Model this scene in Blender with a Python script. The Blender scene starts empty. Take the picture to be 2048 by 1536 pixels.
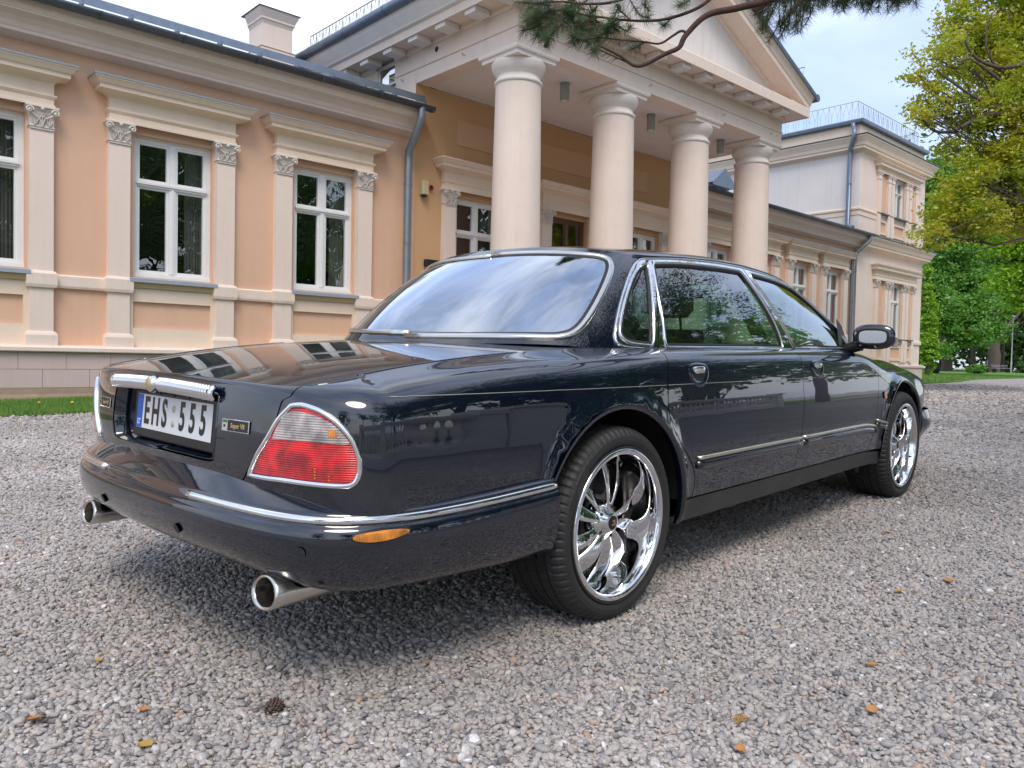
import bpy, bmesh, math, random
import numpy as np
from mathutils import Vector, Matrix
from mathutils.geometry import delaunay_2d_cdt
random.seed(7); RNG = np.random.default_rng(11)
SC = bpy.context.scene
# ---------------------------------------------------------------- camera (world: x along the facade, y into the house, z up)
CAMR = np.array([0.73635746, -0.67627611, 0.02069591, -0.006496, -0.03765352, -0.99926974, 0.67656153, 0.73568528, -0.03211954]).reshape(3, 3)     # rows: camera right, down, forward in world axes
F_PX = 1576.45
cam_d = bpy.data.cameras.new("camera"); cam = bpy.data.objects.new("camera", cam_d); SC.collection.objects.link(cam)
cam_d.sensor_width = 36; cam_d.lens = F_PX/2048*36; cam_d.clip_start = .05; cam_d.clip_end = 3000
cm = Matrix.Identity(4)
for i in range(3):
    cm[i][0] = CAMR[0, i]; cm[i][1] = -CAMR[1, i]; cm[i][2] = -CAMR[2, i]
cm[2][3] = .8644
cam.matrix_world = cm; SC.camera = cam
# ---------------------------------------------------------------- sky and sun
SUN_EL, SUN_AZ = 54, 230      # degrees; azimuth measured from +x counter-clockwise
w = bpy.data.worlds.new("World"); SC.world = w; w.use_nodes = True
nt = w.node_tree; N = nt.nodes; L = nt.links; N.clear()
out = N.new("ShaderNodeOutputWorld"); bg = N.new("ShaderNodeBackground"); bg.inputs[1].default_value = .13
sky = N.new("ShaderNodeTexSky"); sky.sky_type = 'NISHITA'; sky.sun_disc = False
sky.sun_elevation = math.radians(SUN_EL); sky.sun_rotation = math.radians(90-SUN_AZ); sky.air_density = 1.2; sky.dust_density = 1.5
tc = N.new("ShaderNodeTexCoord"); mp = N.new("ShaderNodeMapping"); mp.inputs['Scale'].default_value = (1, 1, 2.6)
n1 = N.new("ShaderNodeTexNoise"); n1.inputs['Scale'].default_value = 2.6; n1.inputs['Detail'].default_value = 7; n1.inputs['Roughness'].default_value = .55; n1.inputs['Distortion'].default_value = .6
r1 = N.new("ShaderNodeMapRange"); r1.inputs[1].default_value = .36; r1.inputs[2].default_value = .64; r1.inputs[3].default_value = .40; r1.inputs[4].default_value = .97
n2 = N.new("ShaderNodeTexNoise"); n2.inputs['Scale'].default_value = 1.7; n2.inputs['Detail'].default_value = 5
cr = N.new("ShaderNodeValToRGB"); cr.color_ramp.elements[0].position = .38; cr.color_ramp.elements[0].color = (.50, .61, .88, 1)
cr.color_ramp.elements[1].position = .66; cr.color_ramp.elements[1].color = (.90, .93, 1.0, 1)
vm = N.new("ShaderNodeVectorMath"); vm.operation = 'SCALE'; vm.inputs[3].default_value = 7.6
mx = N.new("ShaderNodeMix"); mx.data_type = 'RGBA'
L.new(tc.outputs['Generated'], mp.inputs[0]); L.new(mp.outputs[0], n1.inputs['Vector']); L.new(mp.outputs[0], n2.inputs['Vector'])
L.new(n1.outputs[0], r1.inputs[0]); L.new(r1.outputs[0], mx.inputs['Factor'])
L.new(n2.outputs[0], cr.inputs[0]); L.new(cr.outputs[0], vm.inputs[0]); L.new(sky.outputs[0], mx.inputs['A']); L.new(vm.outputs[0], mx.inputs['B'])
L.new(mx.outputs['Result'], bg.inputs[0]); L.new(bg.outputs[0], out.inputs[0])
sd = bpy.data.lights.new("sun", 'SUN'); sd.energy = 1.35; sd.angle = math.radians(26); sd.color = (1, .92, .82)
so = bpy.data.objects.new("sun", sd); SC.collection.objects.link(so)
_el, _az = math.radians(SUN_EL), math.radians(SUN_AZ)
_d = Vector((math.cos(_el)*math.cos(_az), math.cos(_el)*math.sin(_az), math.sin(_el)))
so.rotation_euler = _d.to_track_quat('Z', 'Y').to_euler()
vs = SC.view_settings; vs.view_transform = 'Standard'; vs.look = 'None'; vs.exposure = .68; vs.gamma = 1; vs.use_curve_mapping = False
try:
    SC.cycles.max_bounces = 10; SC.cycles.transparent_max_bounces = 24; SC.cycles.caustics_reflective = False; SC.cycles.caustics_refractive = False
    SC.cycles.use_denoising = True
except Exception: pass

# ---------------------------------------------------------------- helpers
def lin(r, g, b):
    f = lambda c: ((c/255)/12.92 if c/255 <= .04045 else ((c/255+.055)/1.055)**2.4)
    return (f(r), f(g), f(b))
def mat(name, col, rough=.7, metal=0, coat=0, spec=.5, noise=None, bump=None, coatr=.03, streak=None):
    """noise=(scale, amount, colour2) mottles the base colour; bump=(scale, strength, distance)"""
    m = bpy.data.materials.new(name); m.use_nodes = True; t = m.node_tree; p = t.nodes['Principled BSDF']
    p.inputs['Base Color'].default_value = (*col, 1); p.inputs['Roughness'].default_value = rough; p.inputs['Metallic'].default_value = metal
    p.inputs['Coat Weight'].default_value = coat; p.inputs['Coat Roughness'].default_value = coatr; p.inputs['Specular IOR Level'].default_value = spec
    if noise or bump:
        tc = t.nodes.new('ShaderNodeTexCoord')
    if noise:
        n = t.nodes.new('ShaderNodeTexNoise'); n.inputs['Scale'].default_value = noise[0]; n.inputs['Detail'].default_value = 6; n.inputs['Roughness'].default_value = .62
        t.links.new(tc.outputs['Object'], n.inputs['Vector'])
        r = t.nodes.new('ShaderNodeMapRange'); r.inputs[1].default_value = .3; r.inputs[2].default_value = .7; r.inputs[4].default_value = noise[1]
        x = t.nodes.new('ShaderNodeMix'); x.data_type = 'RGBA'; x.inputs['A'].default_value = (*col, 1); x.inputs['B'].default_value = (*noise[2], 1)
        t.links.new(n.outputs[0], r.inputs[0]); t.links.new(r.outputs[0], x.inputs['Factor']); t.links.new(x.outputs['Result'], p.inputs['Base Color'])
        if streak:      # rain streaks: noise drawn out downwards, plus blotches of patched paint
            mp_ = t.nodes.new('ShaderNodeMapping'); mp_.inputs['Scale'].default_value = (5, 5, .35); t.links.new(tc.outputs['Object'], mp_.inputs[0])
            n2_ = t.nodes.new('ShaderNodeTexNoise'); n2_.inputs['Scale'].default_value = 1.1; n2_.inputs['Detail'].default_value = 9; n2_.inputs['Roughness'].default_value = .7; t.links.new(mp_.outputs[0], n2_.inputs['Vector'])
            r2 = t.nodes.new('ShaderNodeMapRange'); r2.inputs[1].default_value = .50; r2.inputs[2].default_value = .78; r2.inputs[4].default_value = streak; t.links.new(n2_.outputs[0], r2.inputs[0])
            x2 = t.nodes.new('ShaderNodeMix'); x2.data_type = 'RGBA'; x2.inputs['B'].default_value = (col[0]*.55, col[1]*.50, col[2]*.45, 1); t.links.new(x.outputs['Result'], x2.inputs['A']); t.links.new(r2.outputs[0], x2.inputs['Factor'])
            n3_ = t.nodes.new('ShaderNodeTexNoise'); n3_.inputs['Scale'].default_value = .55; n3_.inputs['Detail'].default_value = 12; n3_.inputs['Roughness'].default_value = .8; t.links.new(tc.outputs['Object'], n3_.inputs['Vector'])
            r3 = t.nodes.new('ShaderNodeMapRange'); r3.inputs[1].default_value = .4; r3.inputs[2].default_value = .6; r3.inputs[4].default_value = .35; t.links.new(n3_.outputs[0], r3.inputs[0])
            x3 = t.nodes.new('ShaderNodeMix'); x3.data_type = 'RGBA'; x3.inputs['B'].default_value = (min(1, col[0]*1.12), min(1, col[1]*1.14), min(1, col[2]*1.2), 1); t.links.new(x2.outputs['Result'], x3.inputs['A']); t.links.new(r3.outputs[0], x3.inputs['Factor'])
            t.links.new(x3.outputs['Result'], p.inputs['Base Color'])
    if bump:
        n = t.nodes.new('ShaderNodeTexNoise'); n.inputs['Scale'].default_value = bump[0]; n.inputs['Detail'].default_value = 8
        t.links.new(tc.outputs['Object'], n.inputs['Vector'])
        b = t.nodes.new('ShaderNodeBump'); b.inputs['Strength'].default_value = bump[1]; b.inputs['Distance'].default_value = bump[2]
        t.links.new(n.outputs[0], b.inputs['Height']); t.links.new(b.outputs[0], p.inputs['Normal'])
    return m
def glass_mat(name, tint, ior=1.5, boost=1.0, gloss=(1, 1, 1), add=0.0):
    m = bpy.data.materials.new(name); m.use_nodes = True; t = m.node_tree; t.nodes.clear()
    o = t.nodes.new('ShaderNodeOutputMaterial'); tr = t.nodes.new('ShaderNodeBsdfTransparent'); gl = t.nodes.new('ShaderNodeBsdfGlossy')
    tr.inputs[0].default_value = (*tint, 1); gl.inputs[0].default_value = (*gloss, 1); gl.inputs['Roughness'].default_value = .004
    fr = t.nodes.new('ShaderNodeFresnel'); fr.inputs[0].default_value = ior
    mu = t.nodes.new('ShaderNodeMath'); mu.operation = 'MULTIPLY_ADD'; mu.inputs[1].default_value = boost; mu.inputs[2].default_value = add; mu.use_clamp = True
    # a sheet is seen from both faces: use the same fresnel for back faces
    g = t.nodes.new('ShaderNodeNewGeometry'); lw = t.nodes.new('ShaderNodeLayerWeight'); lw.inputs[0].default_value = .5
    pw = t.nodes.new('ShaderNodeMath'); pw.operation = 'POWER'; pw.inputs[1].default_value = 5
    ma = t.nodes.new('ShaderNodeMath'); ma.operation = 'MULTIPLY_ADD'; ma.inputs[1].default_value = .92; ma.inputs[2].default_value = ((ior-1)/(ior+1))**2*1.9
    t.links.new(lw.outputs['Facing'], pw.inputs[0]); t.links.new(pw.outputs[0], ma.inputs[0]); t.links.new(ma.outputs[0], mu.inputs[0])
    mx = t.nodes.new('ShaderNodeMixShader'); t.links.new(mu.outputs[0], mx.inputs[0]); t.links.new(tr.outputs[0], mx.inputs[1]); t.links.new(gl.outputs[0], mx.inputs[2])
    t.links.new(mx.outputs[0], o.inputs[0]); t.nodes.remove(fr); t.nodes.remove(g)
    return m
def link(o, parent=None):
    SC.collection.objects.link(o)
    if parent is not None: o.parent = parent
    return o
def tag(o, label=None, cat=None, group=None, kind=None):
    for k, v in (('label', label), ('category', cat), ('group', group), ('kind', kind)):
        if v: o[k] = v
    return o
def thing(name, label, cat, loc=(0, 0, 0), rz=0, group=None):
    o = bpy.data.objects.new(name, None); o.empty_display_size = .1; link(o); o.location = loc; o.rotation_euler = (0, 0, rz)
    return tag(o, label, cat, group)
def clone(o, parent, loc=None):
    c = o.copy(); link(c, parent)
    if loc is not None: c.location = loc
    return c
def clone_tree(o, parent=None):
    c = o.copy(); link(c, parent)
    for ch in list(o.children): clone_tree(ch, c)
    return c
class MB:
    def __init__(s): s.v = []; s.f = []; s.sm = []
    def add(s, V, Fc, smooth=False):
        o = len(s.v); s.v += [tuple(map(float, q)) for q in V]; s.f += [tuple(int(i)+o for i in q) for q in Fc]; s.sm += [smooth]*len(Fc); return s
    def box(s, x0, x1, y0, y1, z0, z1, bev=0):
        if bev > 0:
            bm = bmesh.new(); bmesh.ops.create_cube(bm, size=1)
            for v in bm.verts: v.co = Vector((x0+(v.co.x+.5)*(x1-x0), y0+(v.co.y+.5)*(y1-y0), z0+(v.co.z+.5)*(z1-z0)))
            bmesh.ops.bevel(bm, geom=bm.edges[:], offset=bev, segments=1, affect='EDGES', profile=.5)
            bm.verts.ensure_lookup_table(); V = [v.co[:] for v in bm.verts]; Fc = [[v.index for v in f.verts] for f in bm.faces]; bm.free(); return s.add(V, Fc)
        V = [(x, y, z) for z in (z0, z1) for y in (y0, y1) for x in (x0, x1)]
        return s.add(V, [(0, 2, 3, 1), (4, 5, 7, 6), (0, 1, 5, 4), (2, 6, 7, 3), (0, 4, 6, 2), (1, 3, 7, 5)])
    def tube(s, pts, r, n=8, cap=True, smooth=True, close=False):
        P = [Vector(p) for p in pts]; k = len(P); R = r if hasattr(r, '__len__') else [r]*k
        V = []; up = Vector((0, 0, 1)); u = None
        for i in range(k):
            a = P[(i-1) % k] if (close or i > 0) else P[i]; b = P[(i+1) % k] if (close or i < k-1) else P[i]
            t = (b-a).normalized() if (b-a).length > 1e-9 else Vector((0, 0, 1))
            if u is None: u = t.cross(up if abs(t.z) < .9 else Vector((1, 0, 0))).normalized()
            u = (u - t*u.dot(t)); u = u.normalized() if u.length > 1e-6 else t.orthogonal().normalized()
            w_ = t.cross(u)
            for j in range(n):
                an = 2*math.pi*j/n; V.append(P[i]+(u*math.cos(an)+w_*math.sin(an))*R[i])
        Fc = [(i*n+j, i*n+(j+1) % n, ((i+1) % k)*n+(j+1) % n, ((i+1) % k)*n+j) for i in range(k if close else k-1) for j in range(n)]
        s.add(V, Fc, smooth)
        if cap and not close:
            s.add(V[:n], [tuple(range(n))[::-1]]); s.add(V[-n:], [tuple(range(n))])
        return s
    def lathe(s, prof, c=(0, 0, 0), n=32, axis='z', smooth=True, a0=0, a1=2*math.pi):
        """prof: (radius, height) list"""
        full = abs(a1-a0-2*math.pi) < 1e-6; m = n if full else n+1; V = []
        for r, h in prof:
            for j in range(m):
                a = a0+(a1-a0)*j/n; p = (r*math.cos(a), r*math.sin(a), h)
                if axis == 'y': p = (p[0], p[2], p[1])
                if axis == 'x': p = (p[2], p[0], p[1])
                V.append((p[0]+c[0], p[1]+c[1], p[2]+c[2]))
        Fc = [(i*m+j, i*m+(j+1) % m, (i+1)*m+(j+1) % m, (i+1)*m+j) for i in range(len(prof)-1) for j in range(m if full else m-1)]
        return s.add(V, Fc, smooth)
    def sweep(s, path, prof, smooth=False, cap=True):
        """profile (out, z) swept along a plan polyline with mitred corners; out is to the right-hand side of the path"""
        P = [np.array(p, float) for p in path]; n = len(P); V = []; m = len(prof)
        for i in range(n):
            d0 = P[i]-P[i-1] if i > 0 else None; d1 = P[i+1]-P[i] if i < n-1 else None
            if d0 is None: d0 = d1
            if d1 is None: d1 = d0
            d0 = d0/np.linalg.norm(d0); d1 = d1/np.linalg.norm(d1)
            n0 = np.array([d0[1], -d0[0]]); n1 = np.array([d1[1], -d1[0]]); b = n0+n1; b = b/max(1e-6, (1+n0@n1))
            V += [(P[i][0]+b[0]*o, P[i][1]+b[1]*o, z) for o, z in prof]
        Fc = [(i*m+j, (i+1)*m+j, (i+1)*m+(j+1) % m, i*m+(j+1) % m) for i in range(n-1) for j in range(m)]
        if cap: Fc += [tuple(range(m))[::-1], tuple((n-1)*m+j for j in range(m))]
        return s.add(V, Fc, smooth)
    def mesh(s, name, material):
        me = bpy.data.meshes.new(name); me.from_pydata(s.v, [], s.f); 
        for m_ in (material if isinstance(material, (list, tuple)) else [material]): me.materials.append(m_)
        if any(s.sm): me.polygons.foreach_set('use_smooth', s.sm)
        me.update(); return me
    def build(s, name, material, parent=None, fix=True):
        me = s.mesh(name, material)
        if fix:
            bm = bmesh.new(); bm.from_mesh(me); bmesh.ops.recalc_face_normals(bm, faces=bm.faces[:]); bm.to_mesh(me); bm.free()
        o = bpy.data.objects.new(name, me); return link(o, parent)
def wall_holes(mb, x0, x1, z0, z1, y, holes, depth=.22, axis='x', thick=.35, sgn=1):
    """outer face at y with rectangular openings (hx0,hx1,hz0,hz1); reveals go depth inward (+sgn*y). axis 'y': wall in the plane x = y"""
    xs = sorted({x0, x1, *[h[0] for h in holes], *[h[1] for h in holes]}); zs = sorted({z0, z1, *[h[2] for h in holes], *[h[3] for h in holes]})
    def P(x, d, z): return (x, y+sgn*d, z) if axis == 'x' else (y+sgn*d, x, z)
    for a, b in zip(xs, xs[1:]):
        for c, d in zip(zs, zs[1:]):
            if any(h[0] <= a+1e-6 and b-1e-6 <= h[1] and h[2] <= c+1e-6 and d-1e-6 <= h[3] for h in holes): continue
            mb.add([P(a, 0, c), P(b, 0, c), P(b, 0, d), P(a, 0, d)], [(0, 1, 2, 3)])
    for a, b, c, d in holes:
        for q in (((a, c), (a, d)), ((b, c), (b, d)), ((a, c), (b, c)), ((a, d), (b, d))):
            (u0, w0), (u1, w1) = q; mb.add([P(u0, 0, w0), P(u1, 0, w1), P(u1, depth, w1), P(u0, depth, w0)], [(0, 1, 2, 3)])
def text_mesh(txt, size, ext=.0008, sx=1.0, bold=0.0, shear=0.0):
    cu = bpy.data.curves.new('lettering', 'FONT'); cu.body = txt; cu.size = size; cu.extrude = ext; cu.offset = bold; cu.shear = shear
    cu.align_x = 'CENTER'; cu.align_y = 'CENTER'; cu.resolution_u = 4
    o = bpy.data.objects.new('lettering', cu); SC.collection.objects.link(o); dg = bpy.context.evaluated_depsgraph_get()
    me = bpy.data.meshes.new_from_object(o.evaluated_get(dg)); bpy.data.objects.remove(o); bpy.data.curves.remove(cu)
    for v in me.vertices: v.co.x *= sx
    return me
def gz(x, y):
    """ground height"""
    x = np.asarray(x, float); y = np.asarray(y, float)
    return .0229*9*np.tanh((x-2.0043)/9)+.0195*12*np.tanh((y-2.6055)/12)
# ---------------------------------------------------------------- materials of the house
M = {}
M['salmon'] = mat('salmon_stucco', (.72, .46, .315), .92, noise=(1.3, .5, (.66, .415, .28)), bump=(140, .3, .005), streak=.22)
M['ochre'] = mat('ochre_stucco', (.62, .385, .205), .92, noise=(1.1, .6, (.55, .32, .16)), bump=(140, .3, .005), streak=.15)
M['cream'] = mat('cream_plaster', (.79, .65, .51), .88, noise=(2.0, .5, (.73, .59, .455)), bump=(160, .25, .005), streak=.26)
M['pinkcream'] = mat('pinkish_plaster', (.80, .665, .57), .88, noise=(1.6, .5, (.74, .61, .515)), bump=(110, .35, .006), streak=.24)
M['pale'] = mat('pale_grey_plaster', (.79, .73, .69), .9, noise=(.7, .45, (.65, .61, .60)), bump=(150, .2, .004), streak=.25)
M['white'] = mat('white_painted_wood', (.80, .80, .79), .45, noise=(8, .4, (.70, .71, .71)))
M['cap'] = mat('whitewashed_carving', (.74, .68, .62), .85, noise=(9, .6, (.52, .46, .40)), bump=(90, .5, .004))
M['mould'] = mat('ochre_moulding', (.56, .44, .27), .9, noise=(3, .4, (.50, .39, .24)))
M['zinc'] = mat('zinc_sheet', (.20, .245, .31), .42, metal=.55, noise=(5, .6, (.13, .16, .205)))
M['zinclt'] = mat('pale_zinc_flashing', (.40, .44, .50), .5, metal=.25, noise=(6, .5, (.32, .36, .42)))
M['zincdk'] = mat('dark_zinc_gutter', (.12, .14, .165), .45, metal=.5, noise=(6, .6, (.07, .085, .10)))
M['pipe'] = mat('galvanised_pipe', (.27, .315, .35), .40, metal=.6, noise=(4, .6, (.19, .225, .26)))
M['plinth'] = mat('plinth_render', (.62, .49, .45), .93, noise=(2.2, .6, (.54, .42, .38)), bump=(120, .35, .005), streak=.2)
M['dirt'] = mat('dirt_stain', (.36, .26, .18), .95, noise=(6, .9, (.45, .33, .25)), bump=(60, .6, .012))
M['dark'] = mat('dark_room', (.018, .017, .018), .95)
M['curtain'] = mat('curtain_cloth', (.16, .155, .135), .9, noise=(3, .5, (.10, .098, .086)))
M['brown'] = mat('brown_wood', (.13, .075, .05), .5, noise=(9, .6, (.085, .05, .034)))
M['iron'] = mat('grey_iron', (.34, .35, .36), .5, metal=.3)
M['glass'] = glass_mat('window_glass', (.80, .84, .84), 1.52, 2.3)
M['beige_plastic'] = mat('beige_plastic', (.56, .46, .29), .5)
M['red_plastic'] = mat('red_plastic', (.35, .015, .02), .35)
M['blackm'] = mat('black_matt', (.012, .012, .013), .5)
M['lampglass'] = mat('lamp_glass', (.33, .36, .33), .25, coat=.6)

house = thing('manor_house', 'salmon and cream manor house with columned portico and corner tower behind the car', 'house')
YW = 12.0
UL = [3.29+2.465*k for k in range(-3, 2)]                 # window bays left of the portico
UR = [17.55, 19.80, 22.10, 24.30]                          # right of it
UP = [9.12, 11.73, 14.34]                                  # under the portico
GL = 8.50; GR = 16.70
def holes_for(xs, w0=.36, w1=1.48, z0=1.93, z1=3.95): return [(x+w0, x+w1, z0, z1) for x in xs]
mb = MB(); wall_holes(mb, -6.0, GL, .82, 4.95, YW, holes_for(UL)); mb.build('wall', M['salmon'], house)
hp = holes_for([UP[0], UP[2]]) + [(UP[1]+.36, UP[1]+1.48, .82, 3.95)]
mb = MB(); wall_holes(mb, GL+.002, GR, .3, 5.86, YW+.006, hp); mb.build('wall', M['ochre'], house)
mb = MB(); wall_holes(mb, GR+.002, 26.70, .82, 4.95, YW, holes_for(UR)); mb.build('wall', M['salmon'], house)
# dark rooms behind the panes
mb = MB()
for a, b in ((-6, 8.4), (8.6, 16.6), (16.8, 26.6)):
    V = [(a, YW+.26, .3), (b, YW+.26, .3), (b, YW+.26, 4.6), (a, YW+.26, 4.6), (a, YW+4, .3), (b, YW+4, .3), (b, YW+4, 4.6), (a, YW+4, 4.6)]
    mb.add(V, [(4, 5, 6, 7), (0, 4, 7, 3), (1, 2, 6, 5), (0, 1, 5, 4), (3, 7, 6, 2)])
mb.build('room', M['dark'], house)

# --- one bay: pilasters with capitals, entablature, window, sill, sunk panel
def capital_mesh(w=.28):
    mb = MB()
    # bell
    sec = [(.0, 0), (.0, .03), (.012, .034), (.0, .045), (.002, .16), (.022, .23), (.05, .265)]
    for (o0, z0), (o1, z1) in zip(sec, sec[1:]):
        V = [(-o0, .0, z0), (-o0, -.115-o0, z0), (w+o0, -.115-o0, z0), (w+o0, .0, z0), (-o1, .0, z1), (-o1, -.115-o1, z1), (w+o1, -.115-o1, z1), (w+o1, .0, z1)]
        mb.add(V, [(0, 1, 5, 4), (1, 2, 6, 5), (2, 3, 7, 6)])
    mb.box(-.055, w+.055, -.175, .0, .27, .305, .008)
    for cx, sg in ((-.012, 1), (w+.012, -1)):      # volutes
        for i in range(26):
            pass
        pts = []
        for i in range(30):
            a = i/29*2.6*math.pi; r = .048*(1-i/36); pts.append((cx+sg*(r*math.cos(a)), -.165, .225+r*math.sin(a)))
        mb.tube(pts, [.013*(1-.4*i/29) for i in range(30)], 6)
        mb.tube([(cx+sg*.03, -.15, .19), (w/2-sg*.03, -.135, .13)], [.012, .007], 6)
        mb.lathe([(.0, -.012), (.016, -.010), (.02, 0)], (cx, -.168, .225), 8, 'y')
    for cx, h, z in ((w/2, .10, .05), (w*.2, .075, .05), (w*.8, .075, .05), (w/2, .06, .15), (w*.32, .05, .12), (w*.68, .05, .12)):   # acanthus leaves
        for k in range(3):
            q = k/2; mb.tube([(cx, -.118, z), (cx+(k-1)*.028, -.132, z+h*.7), (cx+(k-1)*.036, -.150, z+h)], [.013, .012, .004], 5)
    mb.lathe([(0, -.018), (.02, -.014), (.028, 0)], (w/2, -.165, .262), 8, 'y')
    return mb.mesh('capital', M['cap'])
CAPM = capital_mesh()
def plainfix(me):
    bm = bmesh.new(); bm.from_mesh(me); bmesh.ops.recalc_face_normals(bm, faces=bm.faces[:]); bm.to_mesh(me); bm.free(); return me
plainfix(CAPM)
mb = MB()
mb.box(0, .28, -.10, 0, .90, 3.735); pil_hi = mb
def pil_mesh(z0, ztop, base=True):
    mb = MB(); mb.box(0, .28, -.10, -.0, z0+(.18 if base else 0), ztop)
    if base:
        mb.sweep([(-.0, 0), (0, -.10), (.28, -.10), (.28, 0)][::1], [(0, z0), (.045, z0), (.045, z0+.15), (.025, z0+.19), (0, z0+.20)])
        mb.sweep([(-.0, 0), (0, -.10), (.28, -.10), (.28, 0)], [(0, 1.68), (.03, 1.68), (.04, 1.72), (.04, 1.86), (.02, 1.89), (0, 1.90)])
    return plainfix(mb.mesh('pilaster', M['pinkcream']))
PILM = pil_mesh(.90, 3.735)
def ent_mesh(w=1.79, top=True):
    mb = MB(); pth = [(-.0, 0), (-.0, -.11), (w, -.11), (w, 0)]
    mb.sweep(pth, [(-.02, 4.04), (.012, 4.04), (.012, 4.075), (.0, 4.08), (.0, 4.15), (.010, 4.155), (.030, 4.185), (.030, 4.20), (.0, 4.205), (0, 4.36), (.02, 4.375), (.055, 4.40), (.11, 4.42), (.16, 4.425), (.16, 4.475), (.185, 4.49), (.22, 4.545), (.235, 4.55), (.235, 4.572), (-.02, 4.60)])
    return plainfix(mb.mesh('entablature', M['cream']))
ENTM = ent_mesh()
mb = MB(); mb.sweep([(-.235, 0), (-.235, -.345), (2.025, -.345), (2.025, 0)], [(-.235, 4.612), (.012, 4.568), (.016, 4.592), (-.235, 4.628)]); ENTZ = plainfix(mb.mesh('cornice_flashing', M['zinclt']))
mb = MB(); mb.sweep([(.30, -.0), (.30, -.06), (1.49, -.06), (1.49, -.0)], [(0, 1.76), (.02, 1.77), (.025, 1.80), (.04, 1.815), (.045, 1.845), (.065, 1.86), (.065, 1.885), (0, 1.89)])
SILLM = plainfix(mb.mesh('sill_moulding', M['mould']))
mb = MB(); mb.add([(.27, -.145, 1.893), (1.52, -.145, 1.893), (1.50, .13, 1.945), (.29, .13, 1.945), (.27, -.145, 1.842), (1.52, -.145, 1.842)], [(0, 1, 2, 3), (4, 5, 1, 0)]); mb.add([(.27, -.145, 1.868), (.27, -.145, 1.893), (.27, .0, 1.868)], [(0, 1, 2)]); mb.add([(1.52, -.145, 1.868), (1.52, -.145, 1.893), (1.52, .0, 1.868)], [(0, 1, 2)])
SILLZ = mb.mesh('sill_flashing', M['zinclt'])
def panel_mesh(z0=.90, z1=1.76, a=.28, b=1.51, p0=1.19, p1=1.57):
    mb = MB(); pa, pb = a+.06, b-.06
    xs = [a, pa, pb, b]; zs = [z0, p0, p1, z1]
    for i in range(3):
        for j in range(3):
            if i == 1 and j == 1: continue
            mb.add([(xs[i], -.045, zs[j]), (xs[i+1], -.045, zs[j]), (xs[i+1], -.045, zs[j+1]), (xs[i], -.045, zs[j+1])], [(0, 1, 2, 3)])
    q = [(pa, p0), (pb, p0), (pb, p1), (pa, p1)]
    for k in range(4):
        (x0, w0), (x1, w1) = q[k], q[(k+1) % 4]; mb.add([(x0, -.045, w0), (x1, -.045, w1), (x1, -.003, w1), (x0, -.003, w0)], [(0, 1, 2, 3)])
    for x in (a, b): mb.add([(x, -.045, z0), (x, 0, z0), (x, 0, z1), (x, -.045, z1)], [(0, 1, 2, 3)])
    return plainfix(mb.mesh('sunk_panel', M['cream']))
PANM = panel_mesh()
def window_meshes(w, h, brown=False):
    """frame in the opening 0..w x 0..h, glass plane at y = 0"""
    wd = M['brown'] if brown else M['white']; mb = MB()
    fz = .665*h
    mb.box(0, .07, -.03, .05, 0, h); mb.box(w-.07, w, -.03, .05, 0, h); mb.box(.07, w-.07, -.03, .05, 0, .075); mb.box(.07, w-.07, -.03, .05, h-.075, h)
    mb.box(.07, w-.07, -.045, .05, fz-.03, fz+.045); mb.box(.05, w-.05, -.065, -.045, fz+.0, fz+.03); mb.box(w/2-.05, w/2+.05, -.035, .05, .075, fz-.03); mb.box(w/2-.045, w/2+.045, -.032, .05, fz+.045, h-.075)
    mb.box(w/2-.018, w/2+.018, -.05, -.035, .075, fz-.03); mb.box(0, w, -.06, -.03, -.005, .05)
    panes = []
    for a, b, c, d in ((.07, w/2-.05, .075, fz-.03), (w/2+.05, w-.07, .075, fz-.03), (.07, w/2-.045, fz+.045, h-.075), (w/2+.045, w-.07, fz+.045, h-.075)):
        mb.box(a, a+.035, -.015, .03, c, d); mb.box(b-.035, b, -.015, .03, c, d); mb.box(a+.035, b-.035, -.015, .03, c, c+.035); mb.box(a+.035, b-.035, -.015, .03, d-.035, d)
        panes.append((a+.035, b-.035, c+.035, d-.035))
    return plainfix(mb.mesh('window', wd)), panes
def pane_mesh(a, b, c, d, tilt):
    """a pane is never quite flat or plumb, so neighbours reflect different things"""
    mb = MB(); n = 5; V = []
    for i in range(n+1):
        for j in range(n+1):
            x = a+(b-a)*i/n; z = c+(d-c)*j/n; V.append((x, .012+tilt[0]*(x-(a+b)/2)+tilt[1]*(z-(c+d)/2)+.0012*math.sin(i*1.3+tilt[0]*900)*math.cos(j*1.1), z))
    mb.add(V, [(i*(n+1)+j, (i+1)*(n+1)+j, (i+1)*(n+1)+j+1, i*(n+1)+j+1) for i in range(n) for j in range(n)], True)
    return mb.mesh('pane', M['glass'])
def curtain_mesh(w, h, x0, x1, sheer=True):
    mb = MB(); n = 28; V = []
    for i in range(n+1):
        x = x0+(x1-x0)*i/n; y = .16+.018*math.sin(i*1.55)+.008*math.sin(i*.7)
        V += [(x, y, .02), (x, y, h-.02)]
    mb.add(V, [(2*i, 2*i+2, 2*i+3, 2*i+1) for i in range(n)], True); return mb.mesh('curtain', M['curtain'])
WM, WP = window_meshes(1.12, 2.02); WB, WBP = window_meshes(1.12, 2.02, True)
CUR = [curtain_mesh(1.12, 2.02, .80, 1.10), curtain_mesh(1.12, 2.02, .02, .16)]
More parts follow.
